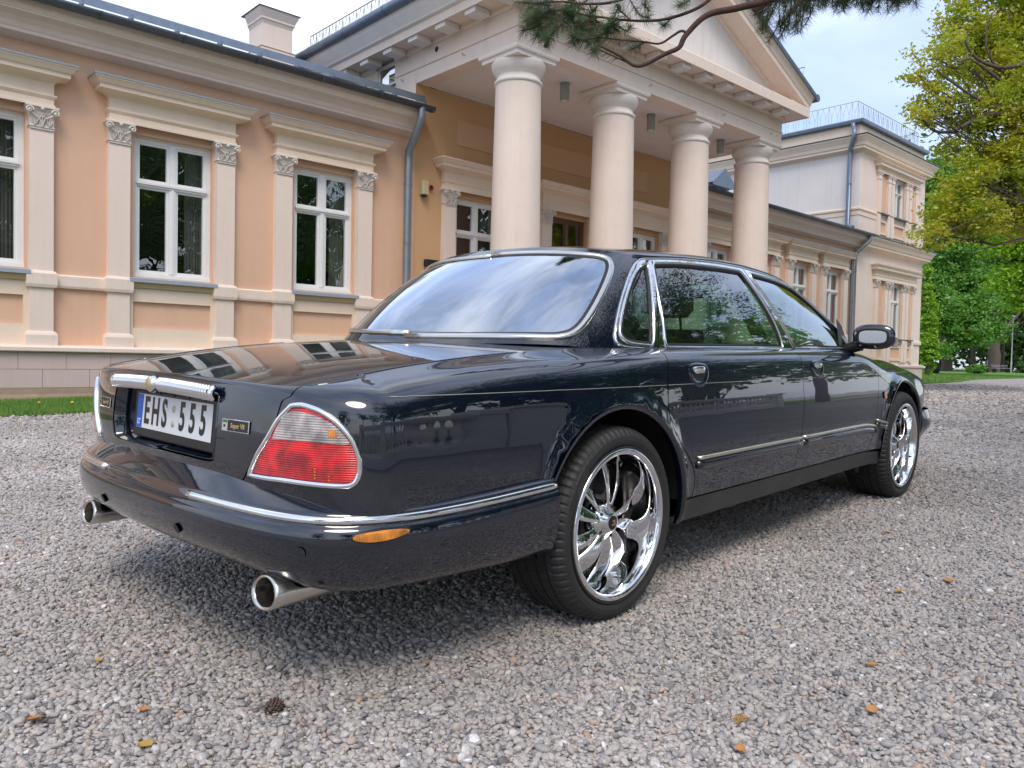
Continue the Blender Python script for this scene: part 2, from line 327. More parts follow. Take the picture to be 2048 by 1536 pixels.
def window_at(x, z, parent, y=YW+.12, sx=1.0, brown=False, curt=True, k=0):
    o = bpy.data.objects.new('window', WB if brown else WM); link(o, parent); o.location = (x, y, z); o.scale = (sx, 1, 1)
    for q, (a, b, c, d) in enumerate(WP):
        random.seed(k*7+q); link(bpy.data.objects.new('pane', pane_mesh(a, b, c, d, (random.uniform(-.012, .012), random.uniform(-.010, .010)))), o)
    if curt:
        link(bpy.data.objects.new('curtain', CUR[0]), o); link(bpy.data.objects.new('curtain', CUR[1]), o)
    return o
def bay(x, k=0, door=False, flash=True):
    for dx in (0, 1.51):
        p = link(bpy.data.objects.new('pilaster', PILM), house); p.location = (x+dx, YW, 0)
        c = link(bpy.data.objects.new('capital', CAPM), p); c.location = (0, 0, 3.735)
    e = link(bpy.data.objects.new('entablature', ENTM), house); e.location = (x, YW, 0)
    if flash: f = link(bpy.data.objects.new('flashing', ENTZ), e)
    if not door:
        s = link(bpy.data.objects.new('window_sill', SILLM), house); s.location = (x, YW, 0); link(bpy.data.objects.new('flashing', SILLZ), s)
        link(bpy.data.objects.new('sunk_panel', PANM), house).location = (x, YW, 0)
        window_at(x+.36, 1.93, house, k=k)
for k, x in enumerate(UL): bay(x, k)
for k, x in enumerate(UR): bay(x, 20+k)
bay(UP[0], 40, flash=False); bay(UP[2], 42, flash=False); bay(UP[1], 41, door=True, flash=False)
window_at(UP[1]+.36, 1.93, house, brown=True, curt=False, k=50)
mb = MB(); mb.box(UP[1]+.36, UP[1]+1.48, YW+.09, YW+.15, .45, 1.925); d_ = mb.build('door', M['brown'], house)
mb = MB(); mb.box(UP[1]+.86, UP[1]+.98, YW+.06, YW+.09, 1.15, 1.25, .01); mb.build('handle', M['iron'], d_)
# string course between the bays, soffit strip above the window heads
mb = MB(); mb2 = MB()
for a, b in [(-6.0, UL[0])]+[(UL[i]+1.79, UL[i+1]) for i in range(4)]+[(UL[4]+1.79, GL)]+[(GR+.1, UR[0])]+[(UR[i]+1.79, UR[i+1]) for i in range(3)]+[(UR[3]+1.79, 26.7)]:
    mb.sweep([(a, YW), (b, YW)], [(-.01, 1.69), (.045, 1.69), (.055, 1.72), (.055, 1.85), (.035, 1.87), (-.01, 1.87)])
mb.build('string_course', M['pinkcream'], house)
# main cornice, gutter, snow guard, roof on both wings
CPROF = [(-.02, 4.86), (.0, 4.86), (.16, 4.90), (.19, 4.905), (.19, 4.945), (.205, 4.955), (.235, 5.01), (.30, 5.065), (.385, 5.095), (.40, 5.10), (.40, 5.12), (.415, 5.13), (.43, 5.18), (.44, 5.24), (.44, 5.27), (-.02, 5.27)]
for a, b in ((-6.0, GL-.02), (GR+.02, 26.68)):
    mb = MB(); mb.sweep([(a, YW), (b-(.10 if a < 0 else 0), YW)], CPROF); c_ = mb.build('cornice', M['pinkcream'], house)
    e = .03 if a < 0 else .25
    mb = MB(); r = .082; pr = [(r*math.cos(t_), r*math.sin(t_)) for t_ in np.linspace(math.pi, 2*math.pi, 9)]
    pr = pr+[(x_*.88, z_*.88) for x_, z_ in pr[::-1]]
    mb.sweep([(a, YW-.535), (b+e, YW-.535)], [(p_[0], p_[1]+5.295) for p_ in pr], smooth=True)
    for q in np.arange(a+.4, b+e, 1.08): mb.lathe([(.088, 0), (.088, .03)], (q, YW-.535, 5.295), 10, 'x', True, math.pi, 2*math.pi)
    mb.build('gutter', M['zincdk'], house)
    mb = MB(); mb.add([(a, YW-.46, 5.345), (b+(.02 if a > 0 else .12), YW-.46, 5.345), (b+(.02 if a > 0 else .02), YW+6, 6.75), (a, YW+6, 6.75), (a, YW-.46, 5.30), (b+(.02 if a > 0 else .12), YW-.46, 5.30)], [(0, 1, 2, 3), (4, 5, 1, 0)]); rf = mb.build('roof', M['zinc'], house)
    if a > 0: continue
    mb = MB(); zz = 5.375+.23*.05
    for q in np.arange(a+.2, b, .62): mb.box(q, q+.035, YW-.33, YW-.20, 5.37, 5.47)
    mb.add([(a, YW-.335, 5.425), (b, YW-.335, 5.425), (b, YW-.305, 5.555), (a, YW-.305, 5.555)], [(0, 1, 2, 3)])
    mb.build('snow_guard', M['zinc'], rf)
# plinth: ledge, base, blocks laid one by one
mb = MB(); mb.sweep([(-6, YW), (GL-.02, YW)], [(-.01, .82), (.21, .825), (.225, .84), (.225, .885), (.20, .905), (-.01, .925)]); mb.build('plinth_ledge', M['pinkcream'], house)
mb = MB(); mb.box(-6, GL-.02, YW-.145, YW+.1, -.3, .82); mb.build('plinth_core', M['dirt'], house)
pm = None; rows = ((.60, .818, 0), (.355, .595, .28))
for z0, z1, ofs in rows:
    x = .50+ofs-1.12
    while x < 8.3:
        wdt = .555+random.uniform(-.01, .01); b_ = min(x+wdt, GL-.03)
        mb = MB(); mb.box(x, b_, YW-.165+random.uniform(-.002, .002), YW-.145, z0, z1); mb.build('plinth_block', M['plinth'], house, fix=False); x = b_+.005
mb = MB(); mb.sweep([(-6, YW-.145), (GL-.03, YW-.145)], [(0, .0), (.035, .0), (.04, .20), (.022, .27), (.022, .35), (0, .352)]); mb.build('plinth_foot', M['dirt'], house)
mb = MB(); mb.box(GR+.02, 26.7, YW-.16, YW+.1, -.3, .84); mb.box(GR+.02, 26.7, YW-.20, YW, .845, .92); mb.build('plinth', M['plinth'], house)
# --- portico ------------------------------------------------------------
YF = 9.27; YC = 9.75
CX = [8.97, 11.41, 13.86, 16.28]
def column_mesh():
    mb = MB(); h0 = .35; z1 = 5.36; prof = [(.48, 0), (.48, .10), (.45, .14), (.46, .18), (.43, .24)]
    for i in range(15):
        q = i/14; prof.append((.43-.052*q**1.6, h0-.05+q*(z1-h0+.05)))
    mb.lathe(prof, (0, 0, 0), 64); prof = [(.376, 5.36), (.378, 5.372), (.398, 5.378), (.402, 5.40), (.398, 5.425), (.38, 5.438), (.362, 5.445), (.358, 5.49), (.362, 5.52), (.382, 5.53), (.382, 5.55), (.395, 5.56), (.425, 5.60), (.448, 5.65), (.455, 5.69), (.455, 5.712), (.44, 5.73)]
    mb.lathe(prof, (0, 0, 0), 64); return mb
def abacus():
    mb = MB(); s_ = .435; pth = [(-s_, 0), (-s_, -s_), (s_, -s_), (s_, s_), (-s_, s_), (-s_, 0)]
    mb.sweep(pth, [(-.3, 5.725), (.0, 5.725), (.0, 5.785), (.035, 5.795), (.045, 5.82), (.045, 5.858), (-.3, 5.858)], cap=False); return mb
cm_ = column_mesh(); nv = 64*20; 
shaft = MB(); shaft.v = cm_.v[:64*20]; shaft.f = [f for f in cm_.f if max(f) < nv]; shaft.sm = [True]*len(shaft.f); colm = plainfix(shaft.mesh('column', M['pinkcream']))
capl = MB(); capl.v = cm_.v[nv:]; capl.f = [tuple(i-nv for i in f) for f in cm_.f if min(f) >= nv]; capl.sm = [True]*len(capl.f); M['capwhite'] = mat('capital_paint', (.82, .74, .67), .85, noise=(2, .5, (.75, .67, .60)), bump=(110, .3, .005), streak=.12); capm2 = plainfix(capl.mesh('capital', M['capwhite']))
abm = plainfix(abacus().mesh('abacus', M['capwhite']))
for i, x in enumerate(CX):
    c = link(bpy.data.objects.new('column', colm), house); c.location = (x, YC, 0)
    link(bpy.data.objects.new('abacus', abm), c); link(bpy.data.objects.new('capital', capm2), c)
# ceiling, beams, entablature of the central block
mb = MB(); mb.add([(GL+.03, YF+.03, 5.868), (GR-.03, YF+.03, 5.868), (GR-.03, YW, 5.868), (GL+.03, YW, 5.868)], [(0, 1, 2, 3)]); mb.build('porch_ceiling', M['pale'], house)
YB = 18.5
EPROF = [(-.3, 5.862), (0, 5.862), (0, 6.105), (.022, 6.11), (.026, 6.135), (.004, 6.15), (.002, 6.40), (.03, 6.41), (.05, 6.44), (.05, 6.50), (-.3, 6.50)]
win_y0, win_y1 = 12.68, 13.28
# left flank wall with the attic window, then mouldings wrapping the block
mb = MB(); wall_holes(mb, 12.0, YB, 5.2, 6.45, GL-.004, [(win_y0, win_y1, 6.03, 6.47-.03)], depth=.07, axis='y'); mb.build('wall', M['pinkcream'], house)
mb = MB(); mb.sweep([(GL, win_y0-.02), (GL, YF), (GR, YF), (GR, YB)], EPROF); mb.build('architrave', M['pinkcream'], house)
mb = MB(); mb.sweep([(GL, YB), (GL, win_y1+.02)], EPROF[3:]); mb.build('architrave', M['pinkcream'], house)
SLAB = [(-.3, 6.50), (.44, 6.50), (.45, 6.47), (.48, 6.47), (.48, 6.60), (.50, 6.615), (.50, 6.63), (.515, 6.66), (.56, 6.72), (.615, 6.80), (.64, 6.86), (.65, 6.88), (.65, 6.91), (-.3, 6.91)]
SLABF = [(-.3, 6.50), (.40, 6.50), (.41, 6.47), (.44, 6.47), (.44, 6.60), (.44, 6.665), (.40, 6.70), (-.3, 6.74)]
mb = MB(); mb.sweep([(GL, YB), (GL, YF), (GR, YF), (GR, YB)], SLABF); mb.build('cornice', M['pinkcream'], house)
SL2 = [(.0, 6.645), (.42, 6.612), (.445, 6.612), (.50, 6.63), (.515, 6.66), (.56, 6.72), (.615, 6.80), (.64, 6.86), (.65, 6.88), (.65, 6.91), (.0, 6.91)]
mb = MB(); mb.sweep([(GL, YB), (GL, YF-.30)], SL2); mb.build('cornice', M['pale'], house)
mb = MB(); mb.sweep([(GR, YF-.30), (GR, YB)], SL2); mb.build('cornice', M['pinkcream'], house)
def modillion(x0, x1, y0, y1, ax):
    mb = MB(); mb.box(x0, x1, y0, y1, 6.395, 6.495, .006); o = mb.build('modillion', M['pale'], house)
for y in np.arange(9.05, 18, .79):
    y += .02
    if not win_y0-.3 < y < win_y0-.3: modillion(GL-.40, GL-.08, y, y+.27, 0)
for x in np.arange(GL+.15, GR, .745): modillion(x, x+.25, YF-.37, YF-.07, 1)
# pediment
XC = (GL+GR)/2; SL = .415
hw = GR-XC+.45
def rz_(x): return 6.70+(hw-abs(x-XC))*SL
mb = MB(); mb.add([(XC-hw, YF+.02, 6.62), (XC+hw, YF+.02, 6.62), (XC, YF+.02, rz_(XC)+.0)], [(0, 1, 2)]); mb.build('tympanum', M['pale'], house)
RP = [(.02, -.10), (-.03, -.10), (-.05, -.04), (-.40, -.02), (-.40, .08), (-.42, .10), (-.46, .20), (-.50, .26), (-.50, .30), (.02, .30)]   # (y offset, height above line)
for sg in (-1, 1):
    mb = MB(); e = hw+.07
    V = []
    for (x_, z_) in ((XC+sg*e, 6.70+(hw-e)*SL), (XC, rz_(XC))):
        V += [(x_, YF+a, z_+b) for a, b in RP]
    m_ = len(RP); mb.add(V, [(j, m_+j, m_+(j+1) % m_, (j+1) % m_) for j in range(m_)]+[tuple(range(m_))]); rk = mb.build('raking_cornice', M['pinkcream'], house)
    mb = MB(); V = []
    for (x_, z_) in ((XC+sg*(e+.05), 6.70+(hw-e-.05)*SL+.305), (XC, rz_(XC)+.305)):
        V += [(x_, YF-.535, z_-.05), (x_, YF-.54, z_), (x_, YF-.54, z_+.035), (x_, YB, z_+.035), (x_, YB, z_)]
    mb.add(V, [(j, 5+j, 5+(j+1) % 5, (j+1) % 5) for j in range(5)]+[(0, 1, 2, 3, 4)]); mb.build('roof', M['zinc'], house)
for gx, sg in ((GL-.70, -1), (GR+.70, 1)):      # gutters of the block
    mb = MB(); r = .085; mb.tube([(gx, YF-.5, 6.965), (gx, YB, 6.965)], r, 14); 
    for q in np.arange(YF, YB, 1.35): mb.tube([(gx, q, 6.965), (gx, q+.035, 6.965)], r+.007, 14)
    mb.build('gutter', M['zinc'], house)
mb = MB(); mb.tube([(GL-.70, 15.2, 6.93), (GL-.68, 15.2, 6.80), (GL-.45, 15.2, 6.55), (GL-.43, 15.2, 6.2)], .05, 10); mb.build('downpipe', M['pipe'], house)
# attic window
o = bpy.data.objects.new('window', None)
mb = MB()
for a, b, c, d in ((win_y0, win_y0+.05, 6.03, 6.44), (win_y1-.05, win_y1, 6.03, 6.44), (win_y0+.05, win_y1-.05, 6.03, 6.08), (win_y0+.05, win_y1-.05, 6.39, 6.44)): mb.box(GL+.02, GL+.07, a, b, c, d)
aw = mb.build('window', M['white'], house)
mb = MB(); mb.add([(GL+.045, win_y0+.05, 6.08), (GL+.045, win_y1-.05, 6.08), (GL+.035, win_y1-.05, 6.39), (GL+.035, win_y0+.05, 6.39)], [(0, 1, 2, 3)]); mb.build('pane', M['glass'], aw)
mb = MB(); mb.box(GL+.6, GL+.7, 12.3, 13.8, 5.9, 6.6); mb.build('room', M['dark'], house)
mb = MB(); mb.add([(GL-.06, win_y0-.03, 6.00), (GL-.06, win_y1+.03, 6.00), (GL+.08, win_y1+.03, 6.035), (GL+.08, win_y0-.03, 6.035), (GL-.06, win_y0-.03, 5.975), (GL-.06, win_y1+.03, 5.975)], [(0, 1, 2, 3), (4, 5, 1, 0)]); mb.build('window_sill', M['zinc'], house)
mb = MB(); mb.lathe([(.0, -.006), (.05, -.006)], (GL, 11.39, 6.31), 16, 'x'); mb.build('vent_hole', M['blackm'], house)
for y in (10.6, 12.4): 
    mb = MB(); mb.tube([(GL, y, 6.0), (GL-.05, y, 5.99), (GL-.05, y, 6.03)], .008, 6); mb.build('hook', M['iron'], house)
for x in (8.95, 11.85, 14.3, 16.2):
    mb = MB(); mb.tube([(x, YF, 6.0), (x, YF-.05, 5.99), (x, YF-.05, 6.03)], .008, 6); mb.build('hook', M['iron'], house)
# pale strip panel on the porch wall, porch lamps, siren
mb = MB(); mb.box(9.47, 15.33, YW-.012, YW+.03, 4.93, 5.42, .004); mb.build('wall_panel', mat('pale_ochre_panel', (.66, .43, .26), .92, noise=(1.5, .4, (.60, .38, .22))), house)
for i, (x, y) in enumerate(((10.40, 10.06), (12.93, 10.06), (15.46, 10.06))):
    mb = MB(); mb.lathe([(0, 0), (.075, 0), (.075, .03), (.085, .035), (.085, .30), (.08, .315), (.0, .315)], (0, 0, 0), 24)
    l = mb.build('porch_lamp', M['lampglass'], fix=True); l.location = (x, y, 5.868-.315)
    tag(l, ['grey glass cylinder lamp on porch ceiling between the first and second columns', 'grey glass cylinder lamp on porch ceiling between the second and third columns', 'grey glass cylinder lamp on porch ceiling next to the far right column'][i], 'porch lamp', 'ceiling lamps under the portico')
    mb = MB(); mb.lathe([(.0, -.002), (.06, -.002), (.06, .02), (.0, .02)], (0, 0, 0), 18); mb.build('lamp_lens', M['white'], l)
    mb = MB(); mb.lathe([(.087, .285), (.09, .29), (.09, .31), (.087, .3145)], (0, 0, 0), 24); mb.build('lamp_collar', M['pipe'], l)
si = thing('alarm_siren', 'small beige alarm box with red dome on the orange porch wall', 'alarm siren', (8.68, YW, 3.85))
mb = MB(); mb.box(-.07, .07, -.12, 0, 0, .26, .015); mb.build('housing', M['beige_plastic'], si)
mb = MB(); mb.lathe([(0, -.02), (.05, -.015), (.055, .01), (.05, .03)], (0, -.06, -.015), 14); mb.build('sounder', M['blackm'], si)
mb = MB(); mb.lathe([(0, .055), (.03, .045), (.045, .02), (.048, 0)], (.17, -.03, .17), 14, 'x'); mb.tube([(.07, -.03, .17), (.17, -.03, .17)], .02, 8); mb.build('beacon', M['red_plastic'], si)
bx_ = thing('wall_box', 'small dark fitting low on the orange porch wall just above the car roof line', 'wall fitting', (8.75, YW, 2.55))
mb = MB(); mb.box(-.02, .30, -.09, 0, 0, .13, .01); mb.build('housing', M['blackm'], bx_); mb = MB(); mb.tube([(.14, -.02, 0), (.14, -.02, -.3)], .012, 6); mb.build('cable', M['blackm'], bx_)
# downpipes
def downpipe(x, y, pts, r, z1):
    mb = MB(); mb.tube(pts, r, 14)
    for z in z1: mb.tube([(pts[-1][0], pts[-1][1], z), (pts[-1][0], pts[-1][1], z+.05)], r+.008, 14)
    mb.build('downpipe', M['pipe'], house)
downpipe(0, 0, [(8.25, YW-.535, 5.27), (8.25, YW-.535, 5.10), (8.245, YW-.52, 5.04), (8.265, YW-.24, 4.68), (8.27, YW-.135, 4.57), (8.27, YW-.125, 4.4), (8.27, YW-.125, .3)], .068, [3.95, 2.9, 1.9])
downpipe(0, 0, [(26.72, YW-.51, 5.27), (26.72, YW-.51, 5.12), (26.70, YW-.50, 5.05), (26.36, YW-.2, 4.62), (26.33, YW-.13, 4.52), (26.33, YW-.12, 4.3), (26.33, YW-.12, .3)], .068, [3.95, 3.0, 1.9])
# --- tower ---------------------------------------------------------------
TX0, TX1, TY0, TY1 = 26.70, 32.42, 11.90, 18.5
mb = MB()
wall_holes(mb, TX0, TX1, .3, 8.5, TY0, [(29.50, 30.42, 6.20, 7.62), (29.50, 30.42, 1.85, 3.90)], depth=.2)
mb.add([(TX1, TY0, .3), (TX1, TY1, .3), (TX1, TY1, 8.5), (TX1, TY0, 8.5)], [(0, 1, 2, 3)]); mb.build('wall', M['pinkcream'], house)
mb = MB(); mb.add([(TX0, TY0+.001, 4.9), (TX0, TY1, 4.9), (TX0, TY1, 8.5), (TX0, TY0+.001, 8.5)], [(0, 1, 2, 3)]); mb.build('wall', M['pale'], house)
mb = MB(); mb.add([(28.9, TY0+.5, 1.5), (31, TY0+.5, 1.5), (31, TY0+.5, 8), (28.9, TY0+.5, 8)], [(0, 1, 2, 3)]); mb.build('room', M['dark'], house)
tp = [(TX0, TY1), (TX0, TY0), (TX1, TY0), (TX1, TY1)]
mb = MB(); mb.sweep([(TX0-.0, TY0), (TX1, TY0), (TX1, TY1)], [(-.2, 4.80), (0, 4.80), (.02, 4.84), (.20, 4.92), (.22, 4.93), (.22, 5.0), (.25, 5.02), (.29, 5.12), (.36, 5.22), (.37, 5.26), (-.2, 5.36)]); mb.build('cornice', M['cream'], house)
mb = MB(); mb.sweep([(TX0-.0, TY0), (TX1, TY0), (TX1, TY1)], [(-.2, 5.375), (.38, 5.262), (.39, 5.275), (.39, 5.29), (-.2, 5.40)]); mb.build('flashing', M['zincdk'], house)
mb = MB(); mb.sweep(tp, [(-.2, 8.05), (0, 8.05), (.02, 8.09), (.17, 8.16), (.20, 8.17), (.20, 8.24), (.23, 8.26), (.26, 8.36), (.34, 8.50), (.36, 8.52), (.36, 8.56), (-.2, 8.60)]); mb.build('cornice', M['cream'], house)
mb = MB(); mb.sweep(tp, [(-.2, 8.63), (.37, 8.565), (.39, 8.575), (.39, 8.60), (-.2, 8.66)]); mb.build('flashing', M['zincdk'], house)
mb = MB(); mb.sweep([(TX0+.05, TY1), (TX0+.05, TY0+.05), (TX1-.05, TY0+.05), (TX1-.05, TY1)], [(-.2, 8.5), (0, 8.5), (0, 9.10), (-.2, 9.10)]); mb.build('parapet', M['cream'], house)
mb = MB(); mb.sweep([(TX0+.05, TY1), (TX0+.05, TY0+.05), (TX1-.05, TY0+.05), (TX1-.05, TY1)], [(-.3, 9.11), (.10, 9.05), (.13, 9.08), (.15, 9.16), (.14, 9.19), (-.5, 9.27)]); mb.build('gutter', M['zinc'], house)
mb = MB(); mb.add([(TX0+.2, TY0+.2, 9.24), (TX1-.2, TY0+.2, 9.24), (TX1-.2, TY1, 9.24), (TX0+.2, TY1, 9.24)], [(0, 1, 2, 3)]); mb.build('roof', M['zinc'], house)
mb = MB(); mb.sweep(tp, [(-.1, 6.14), (.03, 6.14), (.045, 6.165), (.045, 6.215), (.03, 6.24), (-.1, 6.24)]); mb.sweep(tp, [(-.1, 5.98), (.018, 5.98), (.018, 6.14), (-.1, 6.14)]); mb.build('string_course', M['cream'], house)
mb = MB(); mb.sweep([(TX0, TY0), (TX1, TY0), (TX1, TY1)], [(-.1, 1.70), (.035, 1.70), (.05, 1.73), (.05, 1.82), (.03, 1.86), (-.1, 1.86)]); mb.build('string_course', M['cream'], house)
mb = MB(); mb.sweep([(TX0, TY0), (TX1, TY0), (TX1, TY1)], [(-.1, .2), (.10, .2), (.10, .80), (.14, .84), (.14, .90), (.10, .93), (-.1, .95)]); mb.build('plinth', M['plinth'], house)
mb = MB(); mb.tube([(26.56, TY0+.22, 9.08), (26.56, TY0+.22, 8.95), (26.40, TY0+.10, 8.78), (26.28, TY0+.05, 8.70), (26.28, TY0+.05, 8.5), (26.55, TY0+.30, 8.15), (26.57, TY0+.3, 8.05), (26.57, TY0+.3, 5.65), (26.5, TY0+.1, 5.52)], .075, 14)
mb.tube([(26.57, TY0+.3, 7.0), (26.57, TY0+.3, 7.05)], .085, 14); mb.build('downpipe', M['zinc'], house)
def tower_group(z0, zc, z1, ztop, zs, corinth):
    """three-part window group: outer niches, double pilasters, window"""
    for x in (28.05, 28.86, 29.17, 30.45, 30.76, 31.36):
        mb = MB(); mb.box(0, .24, -.09, 0, z0, zc); p = mb.build('pilaster', M['pinkcream'], house); p.location = (x, TY0, 0)
        if corinth: c = link(bpy.data.objects.new('capital', CAPM), p); c.location = (0, .01, zc-.02); c.scale = (.86, .9, .9)
        else:
            mb = MB(); mb.sweep([(0, 0), (0, -.09), (.24, -.09), (.24, 0)], [(-.01, zc-.02), (.015, zc-.02), (.015, zc+.02), (0, zc+.03), (0, zc+.13), (.03, zc+.15), (.03, zc+.19), (.05, zc+.20), (.05, z1), (-.01, z1)]); mb.build('capital', M['pinkcream'], p)
    for a, b in ((28.29, 28.86), (31.00, 31.36)):      # salmon niches
        mb = MB(); mb.box(a, b, TY0-.006, TY0+.01, z0, z1-.02); mb.build('niche', M['salmon'], house)
    mb = MB(); mb.box(29.41, 29.50, TY0-.005, TY0+.01, z0, z1-.02); mb.box(30.42, 30.45, TY0-.005, TY0+.01, z0, z1-.02); mb.build('niche', M['salmon'], house)
    mb = MB(); pth = [(27.98, TY0), (27.98, TY0-.10), (31.66, TY0-.10), (31.66, TY0)]
    mb.sweep(pth, [(-.02, z1), (.01, z1), (.01, z1+.05), (0, z1+.06), (0, z1+.13), (.02, z1+.15), (0, z1+.17), (0, ztop-.22), (.05, ztop-.19), (.12, ztop-.16), (.12, ztop-.10), (.17, ztop-.03), (.18, ztop), (-.02, ztop+.02)]); e = mb.build('entablature', M['cream'], house)
    for x in (29.05, 30.62): mb = MB(); mb.box(x, x+.012, TY0-.103, TY0-.098, z1+.18, ztop-.24); mb.build('joint', M['dirt'], e)
    o = window_at(29.50, z0, house, TY0+.10, k=60+int(z0*3)); o.scale = (.92/1.12, 1, (z1-z0-.02)/2.02)
    for a, b in ((28.27, 28.88), (29.45, 30.50), (30.98, 31.40)):
        mb = MB(); mb.box(a, b, TY0-.16, TY0+.02, z0-.05, z0-.005); mb.build('window_sill', M['zincdk'], house)
    for a, b in ((28.36, 28.80), (29.55, 30.38), (31.04, 31.32)):
        mb = MB(); mb.box(a, b, TY0-.004, TY0+.01, zs[0], zs[1]); mb.build('sunk_panel', M['salmon'], house)
        mb = MB(); mb.box(a-.06, b+.06, TY0-.05, TY0, zs[1], zs[1]+.07); mb.box(a-.06, b+.06, TY0-.05, TY0, zs[0]-.07, zs[0]); mb.box(a-.06, a, TY0-.05, TY0, zs[0], zs[1]); mb.box(b, b+.06, TY0-.05, TY0, zs[0], zs[1]); mb.build('panel_frame', M['cream'], house)
    for x in (28.05, 28.86, 29.17, 30.45, 30.76, 31.36):
        mb = MB(); mb.box(x, x+.24, TY0-.085, TY0, zs[0]-.12, z0-.05); mb.build('pedestal', M['pinkcream'], house)
tower_group(6.25, 7.42, 7.64, 8.00, (5.58, 5.94), False)
tower_group(1.88, 3.62, 3.90, 4.42, (1.15, 1.55), True)
# roof railings
def railing(pts, closed=False, h=.42, step=.13):
    mb = MB()
    for (a, b) in zip(pts, pts[1:]):
        a = np.array(a, float); b = np.array(b, float); Ln = np.linalg.norm(b-a); n = max(2, int(Ln/step))
        up = np.array([0, 0, h])
        mb.tube([a+up, b+up], .011, 5); mb.tube([a+up*.04, b+up*.04], .009, 5)
        for i in range(n+1):
            p = a+(b-a)*i/n
            if i % 2 == 0: mb.tube([p, p+up], .007, 4)
            if i < n:
                q = a+(b-a)*(i+1)/n; m_ = (p+q)/2
                mb.tube([p+up*.97, m_+up*.35, m_+up*.05], .005, 4); mb.tube([q+up*.97, m_+up*.35], .005, 4)
    return mb
railing([(GL-.32, 15.4, 7.15), (GL-.32, YF-.3, 7.15)]).build('roof_railing', M['iron'], house)
railing([(GR+.30, YB, 7.18), (GR+.30, YF-.35, 7.18)]).build('roof_railing', M['iron'], house)
railing([(TX0+.25, TY1, 9.27), (TX0+.25, TY0+.25, 9.27), (TX1-.2, TY0+.25, 9.27), (TX1-.2, TY1, 9.27)], h=.62, step=.2).build('roof_railing', M['iron'], house)
# chimney on the left wing
cx0, cx1, cy0, cy1 = 6.93, 7.56, 15.0, 15.62
ch = MB(); ch.box(cx0, cx1, cy0, cy1, 5.6, 7.40); co = ch.build('chimney', M['pinkcream'], house)
mb = MB(); mb.box(cx0-.045, cx1+.045, cy0-.045, cy1+.045, 5.6, 6.90); mb.build('chimney_base', M['pinkcream'], co)
mb = MB(); mb.box(cx0-.05, cx1+.05, cy0-.05, cy1+.05, 6.905, 6.925); mb.build('stain', M['dirt'], co)
s4 = [(cx0, cy1), (cx0, cy0), (cx1, cy0), (cx1, cy1), (cx0, cy1)]
mb = MB(); mb.sweep(s4, [(-.1, 7.38), (.0, 7.38), (.025, 7.45), (.04, 7.46), (.04, 7.50), (.085, 7.60), (.10, 7.66), (-.1, 7.66)]); mb.build('chimney_cap', M['pinkcream'], co)
mb = MB(); mb.add([(cx0-.13, cy0-.13, 7.665), (cx1+.13, cy0-.13, 7.665), (cx1+.13, cy1+.13, 7.665), (cx0-.13, cy1+.13, 7.665), ((cx0+cx1)/2, (cy0+cy1)/2, 7.80)], [(0, 1, 4), (1, 2, 4), (2, 3, 4), (3, 0, 4), (3, 2, 1, 0)]); mb.build('chimney_lid', M['zinc'], co)
# dormer on the right wing
mb = MB(); mb.box(19.95, 20.95, 13.3, 14.6, 5.6, 6.15); dm = mb.build('dormer', M['white'], house)
mb = MB(); mb.add([(19.8, 13.1, 6.12), (20.45, 13.1, 6.62), (21.1, 13.1, 6.12), (19.8, 15, 6.12), (20.45, 15, 6.62), (21.1, 15, 6.12), (19.8, 13.1, 6.05), (21.1, 13.1, 6.05)], [(0, 1, 4, 3), (1, 2, 5, 4), (0, 1, 2, 7, 6)]); mb.build('dormer_roof', M['zinc'], dm)
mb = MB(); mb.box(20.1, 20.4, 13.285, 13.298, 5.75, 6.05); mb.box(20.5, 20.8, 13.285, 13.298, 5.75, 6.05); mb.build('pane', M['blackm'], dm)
# cctv camera
cc = thing('security_camera', 'small security camera on the tower corner under the lower cornice', 'camera', (32.2, TY0-.12, 4.22))
mb = MB(); mb.tube([(0, .12, .08), (0, -.10, .08), (0, -.12, 0)], .02, 8); mb.build('bracket', M['iron'], cc)
mb = MB(); mb.tube([(-.12, -.20, .02), (.1, -.10, .03)], .05, 10); mb.build('housing', M['blackm'], cc)
# porch floor and steps
mb = MB(); mb.box(GL-.2, GR+.2, YF-.1, YW, -.2, .42); mb.box(GL-.5, GR+.5, YF-.45, YF-.105, -.2, .30); st = mb.build('porch_floor', M['plinth'], house)
